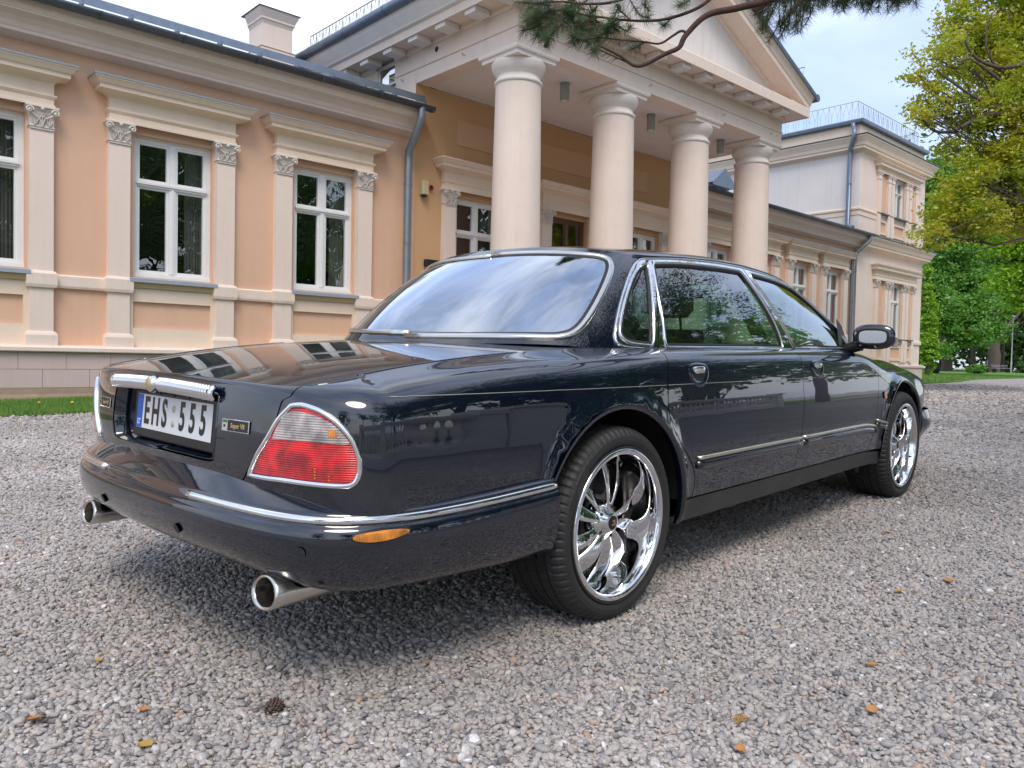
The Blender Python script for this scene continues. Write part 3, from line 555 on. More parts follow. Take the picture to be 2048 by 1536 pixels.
# ---------------------------------------------------------------- ground
def vec(n, t, op, **k):
    pass
def gravel_material(name, far=True):
    """pebbles too small to pick apart: cells coloured one by one, joints recessed by bump"""
    m = bpy.data.materials.new(name); m.use_nodes = True; t = m.node_tree; p = t.nodes['Principled BSDF']; A = t.nodes.new; K = t.links.new
    tc = A('ShaderNodeTexCoord'); mp = A('ShaderNodeMapping'); mp.inputs['Scale'].default_value = (1, 1, 1)
    K(tc.outputs['Object'], mp.inputs[0])
    v = A('ShaderNodeTexVoronoi'); v.inputs['Scale'].default_value = 52; v.feature = 'F1'; K(mp.outputs[0], v.inputs['Vector'])
    e = A('ShaderNodeTexVoronoi'); e.inputs['Scale'].default_value = 52; e.feature = 'DISTANCE_TO_EDGE'; K(mp.outputs[0], e.inputs['Vector'])
    sx = A('ShaderNodeSeparateColor'); K(v.outputs['Color'], sx.inputs[0])
    cr = A('ShaderNodeValToRGB'); K(sx.outputs[0], cr.inputs[0]); cr.color_ramp.interpolation = 'LINEAR'
    cols = [(0, (.21, .20, .195)), (.2, (.30, .28, .27)), (.42, (.375, .345, .325)), (.6, (.335, .295, .275)), (.78, (.43, .405, .39)), (.9, (.39, .31, .26)), (1, (.60, .575, .555))]
    while len(cr.color_ramp.elements) < len(cols): cr.color_ramp.elements.new(.5)
    for el, (pos, c) in zip(cr.color_ramp.elements, cols): el.position = pos; el.color = (*c, 1)
    n = A('ShaderNodeTexNoise'); n.inputs['Scale'].default_value = .7; n.inputs['Detail'].default_value = 5; K(tc.outputs['Object'], n.inputs['Vector'])
    mr = A('ShaderNodeMapRange'); mr.inputs[1].default_value = .3; mr.inputs[2].default_value = .7; mr.inputs[3].default_value = 1.22; mr.inputs[4].default_value = 1.50; K(n.outputs[0], mr.inputs[0])
    dk = A('ShaderNodeMapRange'); dk.inputs[1].default_value = 0; dk.inputs[2].default_value = .12; dk.inputs[3].default_value = .55; dk.inputs[4].default_value = 1.0; K(e.outputs[0], dk.inputs[0])
    mu = A('ShaderNodeMath'); mu.operation = 'MULTIPLY'; K(mr.outputs[0], mu.inputs[0]); K(dk.outputs[0], mu.inputs[1])
    sc = A('ShaderNodeVectorMath'); sc.operation = 'SCALE'; K(cr.outputs[0], sc.inputs[0]); K(mu.outputs[0], sc.inputs[3])
    K(sc.outputs[0], p.inputs['Base Color']); p.inputs['Roughness'].default_value = .85; p.inputs['Specular IOR Level'].default_value = .3
    b = A('ShaderNodeBump'); b.inputs['Strength'].default_value = .9; b.inputs['Distance'].default_value = .012
    pw = A('ShaderNodeMapRange'); pw.inputs[1].default_value = 0; pw.inputs[2].default_value = .3; K(e.outputs[0], pw.inputs[0]); K(pw.outputs[0], b.inputs['Height']); K(b.outputs[0], p.inputs['Normal'])
    return m
M['gravel'] = gravel_material('gravel')
M['lawn'] = mat('lawn', (.085, .175, .025), .95, noise=(1.5, .8, (.13, .23, .035)), bump=(60, .8, .03))
M['soil'] = mat('soil', (.09, .07, .05), .95, noise=(5, .7, (.14, .11, .08)), bump=(60, .5, .01))
def sheet(name, xs, ys, m, dz=0, hole=None, kind='structure'):
    X, Y = np.meshgrid(xs, ys, indexing='ij'); Z = gz(X, Y)+dz; ny = len(ys)
    V = np.stack([X, Y, Z], -1).reshape(-1, 3).tolist(); Fc = []
    for i in range(len(xs)-1):
        for j in range(ny-1):
            cx, cy = (xs[i]+xs[i+1])/2, (ys[j]+ys[j+1])/2
            if hole and hole(cx, cy): continue
            Fc.append((i*ny+j, (i+1)*ny+j, (i+1)*ny+j+1, i*ny+j+1))
    me = bpy.data.meshes.new(name); me.from_pydata(V, [], Fc); me.materials.append(m); me.polygons.foreach_set('use_smooth', [True]*len(Fc))
    o = bpy.data.objects.new(name, me); link(o); o['kind'] = kind; return o
def spaced(a, b, near0, near1, fine, coarse):
    v = [near0]; 
    while v[-1] < near1: v.append(v[-1]+fine)
    st = fine
    while v[-1] < b: st = min(st*1.35, coarse); v.append(v[-1]+st)
    u = [near0]; st = fine
    while u[-1] > a: st = min(st*1.35, coarse); u.append(u[-1]-st)
    return np.array(u[::-1][:-1]+v)
xs = spaced(-1500, 1500, -4, 34, 1.0, 200); ys = spaced(-1500, 1500, -8, 14, 1.0, 200)
def lawn_edge(x):                        # far side of the yard
    return 9.9+.09*(x-27)+.0*x
gg = sheet('gravel_yard', xs, ys, M['gravel'], 0)
# lawns: strip before the left wing, big lawn beyond the yard, grass behind the balustrade
def poly_sheet(name, pts, m, dz, skirt=.05, res=1.2):
    """closed plan polygon following the ground, with a low edge"""
    P = [Vector(p) for p in pts]; co = []; 
    for i in range(len(P)):
        a, b = P[i], P[(i+1) % len(P)]; n = max(1, min(60, int((b-a).length/res)))
        for k in range(n): co.append(a+(b-a)*k/n)
    ne = len(co); x0 = min(p.x for p in co); x1 = max(p.x for p in co); y0 = min(p.y for p in co); y1 = max(p.y for p in co)
    inner = []
    st = max(res, max(x1-x0, y1-y0)/60)
    for x in np.arange(x0, x1, st):
        for y in np.arange(y0, y1, st): inner.append(Vector((x, y)))
    verts, edges, faces, *_ = delaunay_2d_cdt(co+inner, [(i, (i+1) % ne) for i in range(ne)], [list(range(ne))], 1, 1e-5)
    V = [(v.x, v.y, float(gz(v.x, v.y))+dz) for v in verts]; Fc = [tuple(f) for f in faces]
    me = bpy.data.meshes.new(name); n0 = len(V)
    V += [(v.x, v.y, float(gz(v.x, v.y))-.02) for v in co]; 
    V += [(v.x, v.y, float(gz(v.x, v.y))+dz) for v in co]
    Fc += [(n0+i, n0+(i+1) % ne, n0+ne+(i+1) % ne, n0+ne+i) for i in range(ne)]
    me.from_pydata(V, [], Fc); me.materials.append(m); o = bpy.data.objects.new(name, me); link(o); o['kind'] = 'structure'; return o
def ragged(a, b, n=14, amp=.06, seed=1):
    r = random.Random(seed); a = np.array(a); b = np.array(b); d = (b-a)/np.linalg.norm(b-a); q = np.array([-d[1], d[0]])
    return [tuple(a+(b-a)*i/n+q*r.uniform(-amp, amp)) for i in range(n)]
strip = ragged((-6, 10.18), (8.3, 9.60), 60, .075, 3)+[(8.3, 11.82), (-6, 11.82)]
poly_sheet('lawn_strip', strip, M['lawn'], .03, res=.8)
far = ragged((26.9, 9.65), (30.0, 9.93), 6, .05, 5)+ragged((30.0, 9.93), (39.9, 12.0), 14, .08, 6)+[(39.9, 12.0), (50, 12.75), (62, 14.5), (110, 24), (320, 60), (320, 330), (26.5, 330), (26.5, 20), (32.9, 19.9), (32.9, 11.6), (26.9, 11.6)]
poly_sheet('lawn', far, M['lawn'], .035, res=1.5)
poly_sheet('lawn_behind', [(-70, -9.4), (70, -9.4), (90, -90), (-90, -90)][::-1], M['lawn'], .03, res=3)
# loose pebbles: real stones near the camera, too many to count
def pebble(i):
    r = random.Random(100+i); bm = bmesh.new(); bmesh.ops.create_icosphere(bm, subdivisions=2, radius=1)
    sx, sy, sz = r.uniform(.85, 1.25), r.uniform(.65, .9), r.uniform(.45, .68)
    cuts = [Vector((r.gauss(0, 1), r.gauss(0, 1), r.gauss(0, 1))).normalized() for _ in range(7)]
    for v in bm.verts:
        d = v.co.copy(); 
        for c in cuts:
            h = .72+.12*r.random() if False else .80
            q = d.dot(c)
            if q > h: d -= c*(q-h)*.85
        v.co = Vector((d.x*sx, d.y*sy, d.z*sz))
    me = bpy.data.meshes.new('pebble'); bm.to_mesh(me); bm.free(); me.polygons.foreach_set('use_smooth', [True]*len(me.polygons)); me.materials.append(M['pebble'])
    return bpy.data.objects.new('pebble', me)
m = bpy.data.materials.new('pebble'); m.use_nodes = True; t = m.node_tree; p = t.nodes['Principled BSDF']; A = t.nodes.new; K = t.links.new
oi = A('ShaderNodeObjectInfo'); cr = A('ShaderNodeValToRGB'); K(oi.outputs['Random'], cr.inputs[0]); cr.color_ramp.interpolation = 'LINEAR'
cols = [(0, (.15, .142, .14)), (.05, (.27, .255, .25)), (.25, (.365, .345, .335)), (.45, (.445, .405, .375)), (.62, (.40, .36, .332)), (.80, (.50, .465, .435)), (.955, (.47, .40, .345)), (.975, (.40, .25, .18)), (.985, (.57, .55, .53)), (1, (.76, .745, .73))]
while len(cr.color_ramp.elements) < len(cols): cr.color_ramp.elements.new(.5)
for el, (pos, c) in zip(cr.color_ramp.elements, cols): el.position = pos; el.color = (*c, 1)
tc = A('ShaderNodeTexCoord'); n = A('ShaderNodeTexNoise'); n.inputs['Scale'].default_value = 2.2; n.inputs['Detail'].default_value = 5; K(tc.outputs['Object'], n.inputs['Vector'])
mr = A('ShaderNodeMapRange'); mr.inputs[1].default_value = .3; mr.inputs[2].default_value = .7; mr.inputs[3].default_value = .80; mr.inputs[4].default_value = 1.18; K(n.outputs[0], mr.inputs[0])
ge = A('ShaderNodeNewGeometry'); nw = A('ShaderNodeTexNoise'); nw.inputs['Scale'].default_value = .75; nw.inputs['Detail'].default_value = 5; K(ge.outputs['Position'], nw.inputs['Vector']); mw = A('ShaderNodeMapRange'); mw.inputs[1].default_value = .35; mw.inputs[2].default_value = .65; mw.inputs[3].default_value = .84; mw.inputs[4].default_value = 1.10; K(nw.outputs[0], mw.inputs[0]); mm_ = A('ShaderNodeMath'); mm_.operation = 'MULTIPLY'; K(mr.outputs[0], mm_.inputs[0]); K(mw.outputs[0], mm_.inputs[1]); mr = mm_
sc_ = A('ShaderNodeVectorMath'); sc_.operation = 'SCALE'; K(cr.outputs[0], sc_.inputs[0]); K(mr.outputs[0], sc_.inputs[3]); K(sc_.outputs[0], p.inputs['Base Color'])
p.inputs['Roughness'].default_value = .72; p.inputs['Specular IOR Level'].default_value = .35; M['pebble'] = m
pcol = bpy.data.collections.new('pebbles')
for i in range(7): pcol.objects.link(pebble(i))
right = np.array([CAMR[0, 0], CAMR[0, 1]]); right /= np.linalg.norm(right); fwd = np.array([CAMR[2, 0], CAMR[2, 1]]); fwd /= np.linalg.norm(fwd)
pts = []; 
def band(d0, d1, sp, margin):
    """jittered grid over the ground between two distances from the camera, a little wider than the view"""
    n_ = int((d1-d0)/sp); dd = d0+(np.arange(n_)+.5)*sp; o_ = []
    for d in dd:
        wl = d*.68+margin; k = int(2*wl/sp); l = (np.arange(k)+.5)*sp-wl
        o_.append(np.stack([np.full(k, d), l], 1))
    q = np.concatenate(o_); q += RNG.uniform(-.55, .55, q.shape)*sp; return q
q1 = band(.7, 4.6, .0140, 1.6); q2 = band(4.6, 8.2, .0208, 1.8); q3 = band(8.2, 13.0, .040, 2.0); q4 = band(13.0, 26.0, .078, 3.0)
q = np.concatenate([q1, q2, q3, q4]); sz = np.concatenate([np.full(len(q1), .0092), np.full(len(q2), .0122), np.full(len(q3), .020), np.full(len(q4), .030)])
XY = q[:, :1]*fwd+q[:, 1:]*right
keep = XY[:, 1] < 10.18-(XY[:, 0]+6)*.0406+.03
XY = XY[keep]; sz = sz[keep]; n = len(XY)
sz = sz*np.exp(RNG.normal(0, .22, n)); Zp = gz(XY[:, 0], XY[:, 1])+sz*RNG.uniform(-.25, .55, n)
rot = np.stack([RNG.normal(0, .45, n), RNG.normal(0, .45, n), RNG.uniform(0, 6.28, n)], 1)
me = bpy.data.meshes.new('gravel'); me.vertices.add(n); me.vertices.foreach_set('co', np.concatenate([XY, Zp[:, None]], 1).ravel())
a = me.attributes.new('rot', 'FLOAT_VECTOR', 'POINT'); a.data.foreach_set('vector', rot.ravel())
a = me.attributes.new('scl', 'FLOAT', 'POINT'); a.data.foreach_set('value', sz); me.update()
gv = bpy.data.objects.new('gravel', me); link(gv); tag(gv, 'loose grey and tan pebbles covering the yard under the car', 'gravel', kind='stuff')
def instancer(o, coll):
    ng = bpy.data.node_groups.new('scatter', 'GeometryNodeTree'); ng.interface.new_socket('Geometry', in_out='INPUT', socket_type='NodeSocketGeometry'); ng.interface.new_socket('Geometry', in_out='OUTPUT', socket_type='NodeSocketGeometry')
    A = ng.nodes.new; gi = A('NodeGroupInput'); go = A('NodeGroupOutput'); mtp = A('GeometryNodeMeshToPoints'); ip = A('GeometryNodeInstanceOnPoints'); ci = A('GeometryNodeCollectionInfo')
    ci.inputs['Collection'].default_value = coll; ci.inputs['Separate Children'].default_value = True; ci.inputs['Reset Children'].default_value = True
    r = A('GeometryNodeInputNamedAttribute'); r.data_type = 'FLOAT_VECTOR'; r.inputs[0].default_value = 'rot'; s = A('GeometryNodeInputNamedAttribute'); s.data_type = 'FLOAT'; s.inputs[0].default_value = 'scl'
    er = A('FunctionNodeEulerToRotation')
    K = ng.links.new; K(gi.outputs[0], mtp.inputs[0]); K(mtp.outputs[0], ip.inputs['Points']); K(ci.outputs[0], ip.inputs['Instance']); ip.inputs['Pick Instance'].default_value = True
    K(r.outputs['Attribute'], er.inputs[0]); K(er.outputs[0], ip.inputs['Rotation']); K(s.outputs['Attribute'], ip.inputs['Scale']); K(ip.outputs[0], go.inputs[0])
    md = o.modifiers.new('scatter', 'NODES'); md.node_group = ng
instancer(gv, pcol)
# grass blades on the strip by the wall
def blades(name, xy, h, w_, m, seed=3):
    r = np.random.default_rng(seed); n = len(xy); z = gz(xy[:, 0], xy[:, 1])+.02
    an = r.uniform(0, 6.28, n); hh = h*r.uniform(.5, 1.2, n); lean = r.normal(0, .35, (n, 2))*hh[:, None]
    base = np.concatenate([xy, z[:, None]], 1); dx = np.stack([np.cos(an), np.sin(an), 0*an], 1)*w_
    tip = base+np.concatenate([lean, hh[:, None]], 1); V = np.stack([base-dx, base+dx, tip], 1).reshape(-1, 3)
    me = bpy.data.meshes.new(name); me.vertices.add(3*n); me.vertices.foreach_set('co', V.ravel()); me.loops.add(3*n); me.loops.foreach_set('vertex_index', np.arange(3*n))
    me.polygons.add(n); me.polygons.foreach_set('loop_start', np.arange(0, 3*n, 3)); me.polygons.foreach_set('loop_total', np.full(n, 3)); me.materials.append(m); me.update(calc_edges=True)
    return link(bpy.data.objects.new(name, me))
M['blade'] = mat('grass_blade', (.10, .22, .03), .7, noise=(2.5, .9, (.17, .30, .05)))
r_ = np.random.default_rng(5)
NB = 170000; xy = np.stack([r_.uniform(-3.5, 8.2, NB), r_.uniform(9.3, 11.85, NB)], 1); edge = 10.18-(xy[:, 0]+6)*.0406; xy = xy[xy[:, 1] > edge-.06+.10*r_.random(NB)**2+.05*np.sin(xy[:, 0]*7)*np.sin(xy[:, 0]*2.3)]
g1 = blades('grass', xy, .06, .0035, M['blade']); tag(g1, 'short green grass growing along the foot of the left wing', 'grass', kind='stuff')
xy = np.stack([r_.uniform(28, 60, 50000), r_.uniform(9.4, 26, 50000)], 1); xy = xy[(xy[:, 1] > np.interp(xy[:, 0], [26.9, 30, 39.9, 50, 62], [9.70, 9.97, 12.05, 12.8, 14.55])) & ~((xy[:, 0] < 32.8) & (xy[:, 1] > 11.6))]
g2 = blades('grass', xy, .09, .012, M['blade'], 8); tag(g2, 'mown lawn grass beyond the tower at the far end of the yard', 'grass', kind='stuff')
# dandelions and daisies in the strip
M['yellow'] = mat('dandelion_yellow', (.75, .55, .01), .6); M['stem'] = mat('flower_stem', (.12, .22, .04), .6)
for i, (x, y, r, lab, mm) in enumerate(((3.00, 10.75, .03, 'yellow dandelion in the grass strip nearest the car', 'yellow'), (2.45, 10.25, .022, 'small yellow dandelion low in the middle of the grass strip', 'yellow'), (2.15, 10.45, .016, 'pale yellow dandelion bud left of the other flowers in the grass', 'yellow'), (2.95, 10.35, .018, 'white daisy in the grass strip just below the yellow dandelion', 'white'))):
    z = float(gz(x, y))+.03; d = thing('flower' if mm == 'white' else 'dandelion', lab, 'flower', (x, y, z), 0, 'flowers in the grass strip')
    mb = MB(); mb.lathe([(0, .075+r*.7), (r*.6, .073+r*.6), (r, .073), (r*.4, .066), (0, .064)], (0, 0, 0), 12); mb.build('flower_head', M[mm], d)
    mb = MB(); mb.tube([(0, 0, 0), (.003, 0, .066)], .003, 5); mb.build('stem', M['stem'], d)
# litter on the gravel
M['leaf_or'] = mat('orange_dry_leaf', (.52, .24, .07), .6, noise=(40, .6, (.38, .16, .05))); M['leaf_ye'] = mat('yellow_dry_leaf', (.48, .30, .06), .6, noise=(40, .6, (.3, .2, .06))); M['cone'] = mat('brown_cone', (.10, .065, .05), .8); M['straw'] = mat('dry_needles', (.42, .24, .07), .8); M['bark_chip'] = mat('bark_chip', (.30, .12, .06), .8)
def leaf(x, y, s, rz, m, lab):
    mb = MB(); V = []; n = 7
    for i in range(n+1):
        u = i/n; w_ = math.sin(math.pi*u**.8)*.42*s*(1+.18*math.sin(i*2.7)); xx = (u-.5)*s; V += [(xx, -w_, .006+.10*s*u*(1-u)+.12*w_), (xx, 0, .002+.05*s*u), (xx, w_, .006+.13*w_)]
    mb.add(V, [f for i in range(n) for f in ((3*i, 3*i+3, 3*i+4, 3*i+1), (3*i+1, 3*i+4, 3*i+5, 3*i+2))], True); o = mb.build('fallen_leaf', m, fix=False)
    o.location = (x, y, float(gz(x, y))+.012); o.rotation_euler = (random.uniform(-.2, .2), random.uniform(-.2, .2), rz); tag(o, lab, 'leaf', 'dry leaves lying on the gravel'); return o

LITTER = [(0.439, 2.147, .050, .4, 'leaf_or', 'broad orange dry leaf on the gravel near the lower left corner'), (0.593, 1.854, .042, 2.0, 'leaf_ye', 'curled yellow-brown leaf at the bottom edge left of the pine cone'),
 (0.648, 2.034, .030, 1.2, 'leaf_or', 'small rust-red leaf scrap between the broad orange leaf and the pine cone'), (0.651, 2.422, .026, .2, 'leaf_ye', 'pale tan leaf scrap on the gravel left of the exhaust'),
 (3.399, 1.108, .048, .8, 'leaf_or', 'crumpled orange leaf at the right edge of the yard, upper one of a pair'), (3.10, 1.176, .036, 2.6, 'leaf_ye', 'narrow ochre leaf left of the crumpled orange leaf at right'),
 (1.617, .952, .030, 1.0, 'leaf_or', 'orange leaf scrap at the bottom edge right of centre'), (2.262, 1.337, .026, .1, 'leaf_or', 'dark red leaf scrap on the gravel below the rear wheel'),
 (4.026, 1.594, .030, 1.7, 'leaf_ye', 'brown leaf on the gravel in front of the car shadow at right'), (2.329, .955, .034, 1.9, 'leaf_or', 'bright orange upright leaf in the right foreground'), (2.05, .834, .036, .7, 'leaf_or', 'orange leaf curled round a dark stone in the right foreground')]
for x, y, s_, rz, mn, lab in LITTER: leaf(x, y, s_, rz, M[mn], lab)
pc = thing('pine_cone', 'small dark brown pine cone lying on the foreground gravel', 'pine cone', (.899, 1.84, float(gz(.899, 1.84))+.012), .5)
mb = MB(); mb.lathe([(0, -.022), (.008, -.018), (.011, 0), (.007, .015), (0, .02)], (0, 0, 0), 10, 'x'); mb.build('core', M['cone'], pc)
mb = MB()
for i in range(60):
    a = i*2.4; u = i/60; r = .011*math.sin(math.pi*(.12+.8*u))+.004; x = -.022+.042*u
    p0 = Vector((x, r*math.cos(a), r*math.sin(a))); p1 = Vector((x+.004, (r+.009)*math.cos(a), (r+.009)*math.sin(a))); mb.tube([p0, p1], [.004, .0022], 5)
mb.build('scales', M['cone'], pc)
stw = thing('dry_needles', 'tuft of dry orange pine needles lying on the foreground gravel', 'pine needles', (1.743, 1.029, float(gz(1.743, 1.029))+.014))
mb = MB()
for i in range(34):
    a = random.uniform(-.9, .9); x, y = random.uniform(-.02, .02), random.uniform(-.012, .012); l = random.uniform(.02, .035)
    mb.tube([(x-l*math.cos(a)/2, y-l*math.sin(a)/2, random.uniform(0, .006)), (x, y, random.uniform(.004, .01)), (x+l*math.cos(a)/2, y+l*math.sin(a)/2, random.uniform(0, .008))], .0009, 4)
mb.build('needles', M['straw'], stw)
# --- things in the park beyond the yard, far right
def at(px, py, dist):
    """world point seen at a pixel, at a distance along the view"""
    v = np.array([(px-1024)/F_PX, (py-768)/F_PX, 1.0])@CAMR; return np.array([0, 0, .8644])+v*dist
def ground_at(px, dist):
    p = at(px, 740, dist); return p[0], p[1], float(gz(p[0], p[1]))
x, y, z = ground_at(1866, 50); bw = thing('planter_bowl', 'wide black bowl planter on the lawn just right of the house corner', 'planter', (x, y, z))
mb = MB(); mb.lathe([(0, 0), (.26, 0), (.30, .04), (.40, .22), (.46, .38), (.48, .42), (.45, .43), (.40, .36), (0, .33)], (0, 0, 0), 28); mb.build('bowl', M['blackm'], bw)
mb = MB(); mb.lathe([(0, .345), (.41, .345)], (0, 0, 0), 20); mb.build('soil', M['soil'], bw)
x, y, z = ground_at(2022, 84); lp = thing('street_lamp', 'pale grey slender lamp post on the lawn at the right edge', 'street lamp', (x, y, z))
mb = MB(); mb.tube([(0, 0, 0), (0, 0, 1.2), (0, 0, 1.25), (0, 0, 5.9)], [.09, .09, .06, .05], 10); mb.build('post', M['iron'], lp)
mb = MB(); mb.lathe([(0, 6.15), (.20, 6.08), (.22, 6.0), (.06, 5.88)], (0, 0, 0), 14); mb.build('lamp_head', M['iron'], lp)
x, y, z = ground_at(2003, 82); bn = thing('park_bench', 'grey park bench on the lawn left of the lamp post', 'bench', (x, y, z), math.radians(-20))
for yy, zz in ((-.15, .45), (.0, .45), (.15, .45), (.24, .62), (.27, .78)):
    mb = MB(); mb.box(-1.2, 1.2, yy-.06, yy+.06, zz, zz+.04); mb.build('slat', M['iron'], bn)
for xx in (-1, 1): mb = MB(); mb.box(xx-.04, xx+.04, -.2, .26, 0, .45); mb.build('leg', M['blackm'], bn)
x, y, z = ground_at(1972, 80); tb = thing('litter_bin', 'dark litter bin on the lawn left of the park bench', 'litter bin', (x, y, z))
mb = MB(); mb.lathe([(0, 0), (.20, 0), (.24, .7), (.25, .72), (.22, .72), (.18, .05)], (0, 0, 0), 14); mb.build('drum', M['blackm'], tb); mb = MB(); mb.tube([(.25, 0, 0), (.25, 0, 1.3)], .03, 6); mb.build('post', M['iron'], tb)
# ---------------------------------------------------------------- trees
def leaf_mat(name, c1, c2, trans=.35, scale=1.0):
    m = bpy.data.materials.new(name); m.use_nodes = True; t = m.node_tree; t.nodes.clear(); A = t.nodes.new; K = t.links.new
    o = A('ShaderNodeOutputMaterial'); d = A('ShaderNodeBsdfDiffuse'); tr = A('ShaderNodeBsdfTranslucent'); gl = A('ShaderNodeBsdfGlossy'); gl.inputs['Roughness'].default_value = .45
    mx = A('ShaderNodeMixShader'); mx.inputs[0].default_value = trans; m2 = A('ShaderNodeMixShader'); m2.inputs[0].default_value = .05
    tc = A('ShaderNodeTexCoord'); n = A('ShaderNodeTexNoise'); n.inputs['Scale'].default_value = scale; n.inputs['Detail'].default_value = 9; n.inputs['Roughness'].default_value = .75; K(tc.outputs['Object'], n.inputs['Vector'])
    r = A('ShaderNodeMapRange'); r.inputs[1].default_value = .35; r.inputs[2].default_value = .65; K(n.outputs[0], r.inputs[0])
    x = A('ShaderNodeMix'); x.data_type = 'RGBA'; x.inputs['A'].default_value = (*c1, 1); x.inputs['B'].default_value = (*c2, 1); K(r.outputs[0], x.inputs['Factor'])
    K(x.outputs['Result'], d.inputs[0]); K(x.outputs['Result'], tr.inputs[0]); K(d.outputs[0], mx.inputs[1]); K(tr.outputs[0], mx.inputs[2]); K(mx.outputs[0], m2.inputs[1]); K(gl.outputs[0], m2.inputs[2]); K(m2.outputs[0], o.inputs[0]); return m
M['bark'] = mat('tree_bark', (.075, .058, .048), .95, noise=(9, .8, (.13, .105, .085)), bump=(25, .9, .03))
M['pinebark'] = mat('pine_bark', (.095, .045, .032), .9, noise=(14, .8, (.045, .026, .022)), bump=(40, .9, .01))
M['lf_oak'] = leaf_mat('oak_leaves', (.34, .50, .02), (.58, .50, .035), .55, 1.6)
M['lf_maple'] = leaf_mat('maple_leaves', (.10, .27, .03), (.19, .40, .05), .42, .5)
M['lf_lime'] = leaf_mat('lime_leaves', (.20, .42, .012), (.30, .50, .015), .45, .5)
M['lf_thuja'] = leaf_mat('thuja_foliage', (.22, .42, .025), (.34, .55, .04), .3, 1.2)
M['lf_dark'] = leaf_mat('wood_leaves', (.045, .12, .022), (.09, .19, .035), .35, .25)
M['lf_pine'] = leaf_mat('pine_needles', (.05, .12, .055), (.12, .18, .06), .15, 3)
def leaves_mesh(name, centres, size, m, seed=1, n_each=None, flat=.6):
    """many small bent leaves: two triangles each"""
    r = np.random.default_rng(seed); C_ = np.asarray(centres, float); n = len(C_)
    a = r.normal(size=(n, 3)); a[:, 2] *= flat; a /= np.linalg.norm(a, axis=1)[:, None]
    b = r.normal(size=(n, 3)); b -= a*(a*b).sum(1)[:, None]; b /= np.linalg.norm(b, axis=1)[:, None]; c = np.cross(a, b)
    s = size*r.uniform(.6, 1.35, n)[:, None]
    V = np.stack([C_-a*s, C_-b*s*.55+c*s*.12, C_+a*s, C_+b*s*.55+c*s*.12], 1).reshape(-1, 3)
    q = np.arange(n)*4; F_ = np.stack([q, q+1, q+2, q, q+2, q+3], 1).ravel()
    me = bpy.data.meshes.new(name); me.vertices.add(4*n); me.vertices.foreach_set('co', V.ravel()); me.loops.add(6*n); me.loops.foreach_set('vertex_index', F_)
    me.polygons.add(2*n); me.polygons.foreach_set('loop_start', np.arange(0, 6*n, 3)); me.polygons.foreach_set('loop_total', np.full(2*n, 3)); me.materials.append(m); me.update(calc_edges=True); return me
def limb(mb, a, b, r0, r1, seed, wig=.12, n=7):
    r = random.Random(seed); a, b = Vector(a), Vector(b); L_ = (b-a).length; P = []
    off = Vector((0, 0, 0))
    for i in range(n+1):
        u = i/n; 
        if 0 < i < n: off = off*.5+Vector((r.uniform(-1, 1), r.uniform(-1, 1), r.uniform(-1, 1)))*L_*wig*.5
        P.append(a.lerp(b, u)+off*math.sin(math.pi*u))
    mb.tube(P, [r0+(r1-r0)*i/n for i in range(n+1)], 7, cap=False); return P
def blob_tree(name, label, base, blobs, leafm, leafsize, nleaf, trunk_r, cat='tree', group=None, seed=1, clump=.45, barkm='bark', fork=None, sub=6, lr=None, cl_n=70):
    """trunk from base, limbs to every crown mass, twigs and leaf clumps through each mass. blobs: (x, y, z, rx, ry, rz)"""
    r = np.random.default_rng(seed); root = thing(name, label, cat, base, 0, group); B = Vector(base)
    top = Vector(fork) if fork is not None else Vector((np.mean([b[0] for b in blobs]), np.mean([b[1] for b in blobs]), np.mean([b[2] for b in blobs])))
    mb = MB(); tp = limb(mb, (0, 0, -.2), top-B, trunk_r, trunk_r*.45, seed, .05, 9)
    cs = []; V_ = sum(b[3]*b[4]*b[5] for b in blobs)
    for k, b in enumerate(blobs):
        c = Vector(b[:3]); start = tp[min(9, 3+k % 6)]+B; tip = c
        l0 = lr or trunk_r*.30; P = limb(mb, start-B, tip-B, l0, l0*.25, seed*31+k, .16)
        nl = int(nleaf*b[3]*b[4]*b[5]/V_)+20; ncl = max(4, int(nl/cl_n))
        d = r.normal(size=(ncl, 3)); d /= np.linalg.norm(d, axis=1)[:, None]; rad = r.uniform(.15, 1.25, ncl)**.55
        cc = d*rad[:, None]*np.array(b[3:6])+np.array(b[:3])
        for i in range(min(ncl, sub)): limb(mb, P[4+i % 3], Vector(cc[i])-B, l0*.28, .007, seed*77+k*9+i, .2, 5)
        w_ = clump*r.uniform(.6, 1.3, ncl)
        idx = r.integers(0, ncl, nl); q = r.normal(size=(nl, 3)); q[:, 2] *= .55
        cs.append(cc[idx]+q*w_[idx][:, None]*.5)
    mb.build('trunk', M[barkm], root, fix=False)
    C_ = np.concatenate(cs)-np.array(base); o = bpy.data.objects.new('crown', leaves_mesh('crown', C_, leafsize, leafm, seed)); link(o, root); o['kind'] = 'stuff' if False else 'thing'
    del o['kind']; return root
def bl(px, py, dist, rpx, rpy=None, dep=1.0):
    p = at(px, py, dist); rp = rpx*dist/F_PX; rv = (rpy or rpx)*dist/F_PX; return (p[0], p[1], p[2], rp, rp*dep, rv)
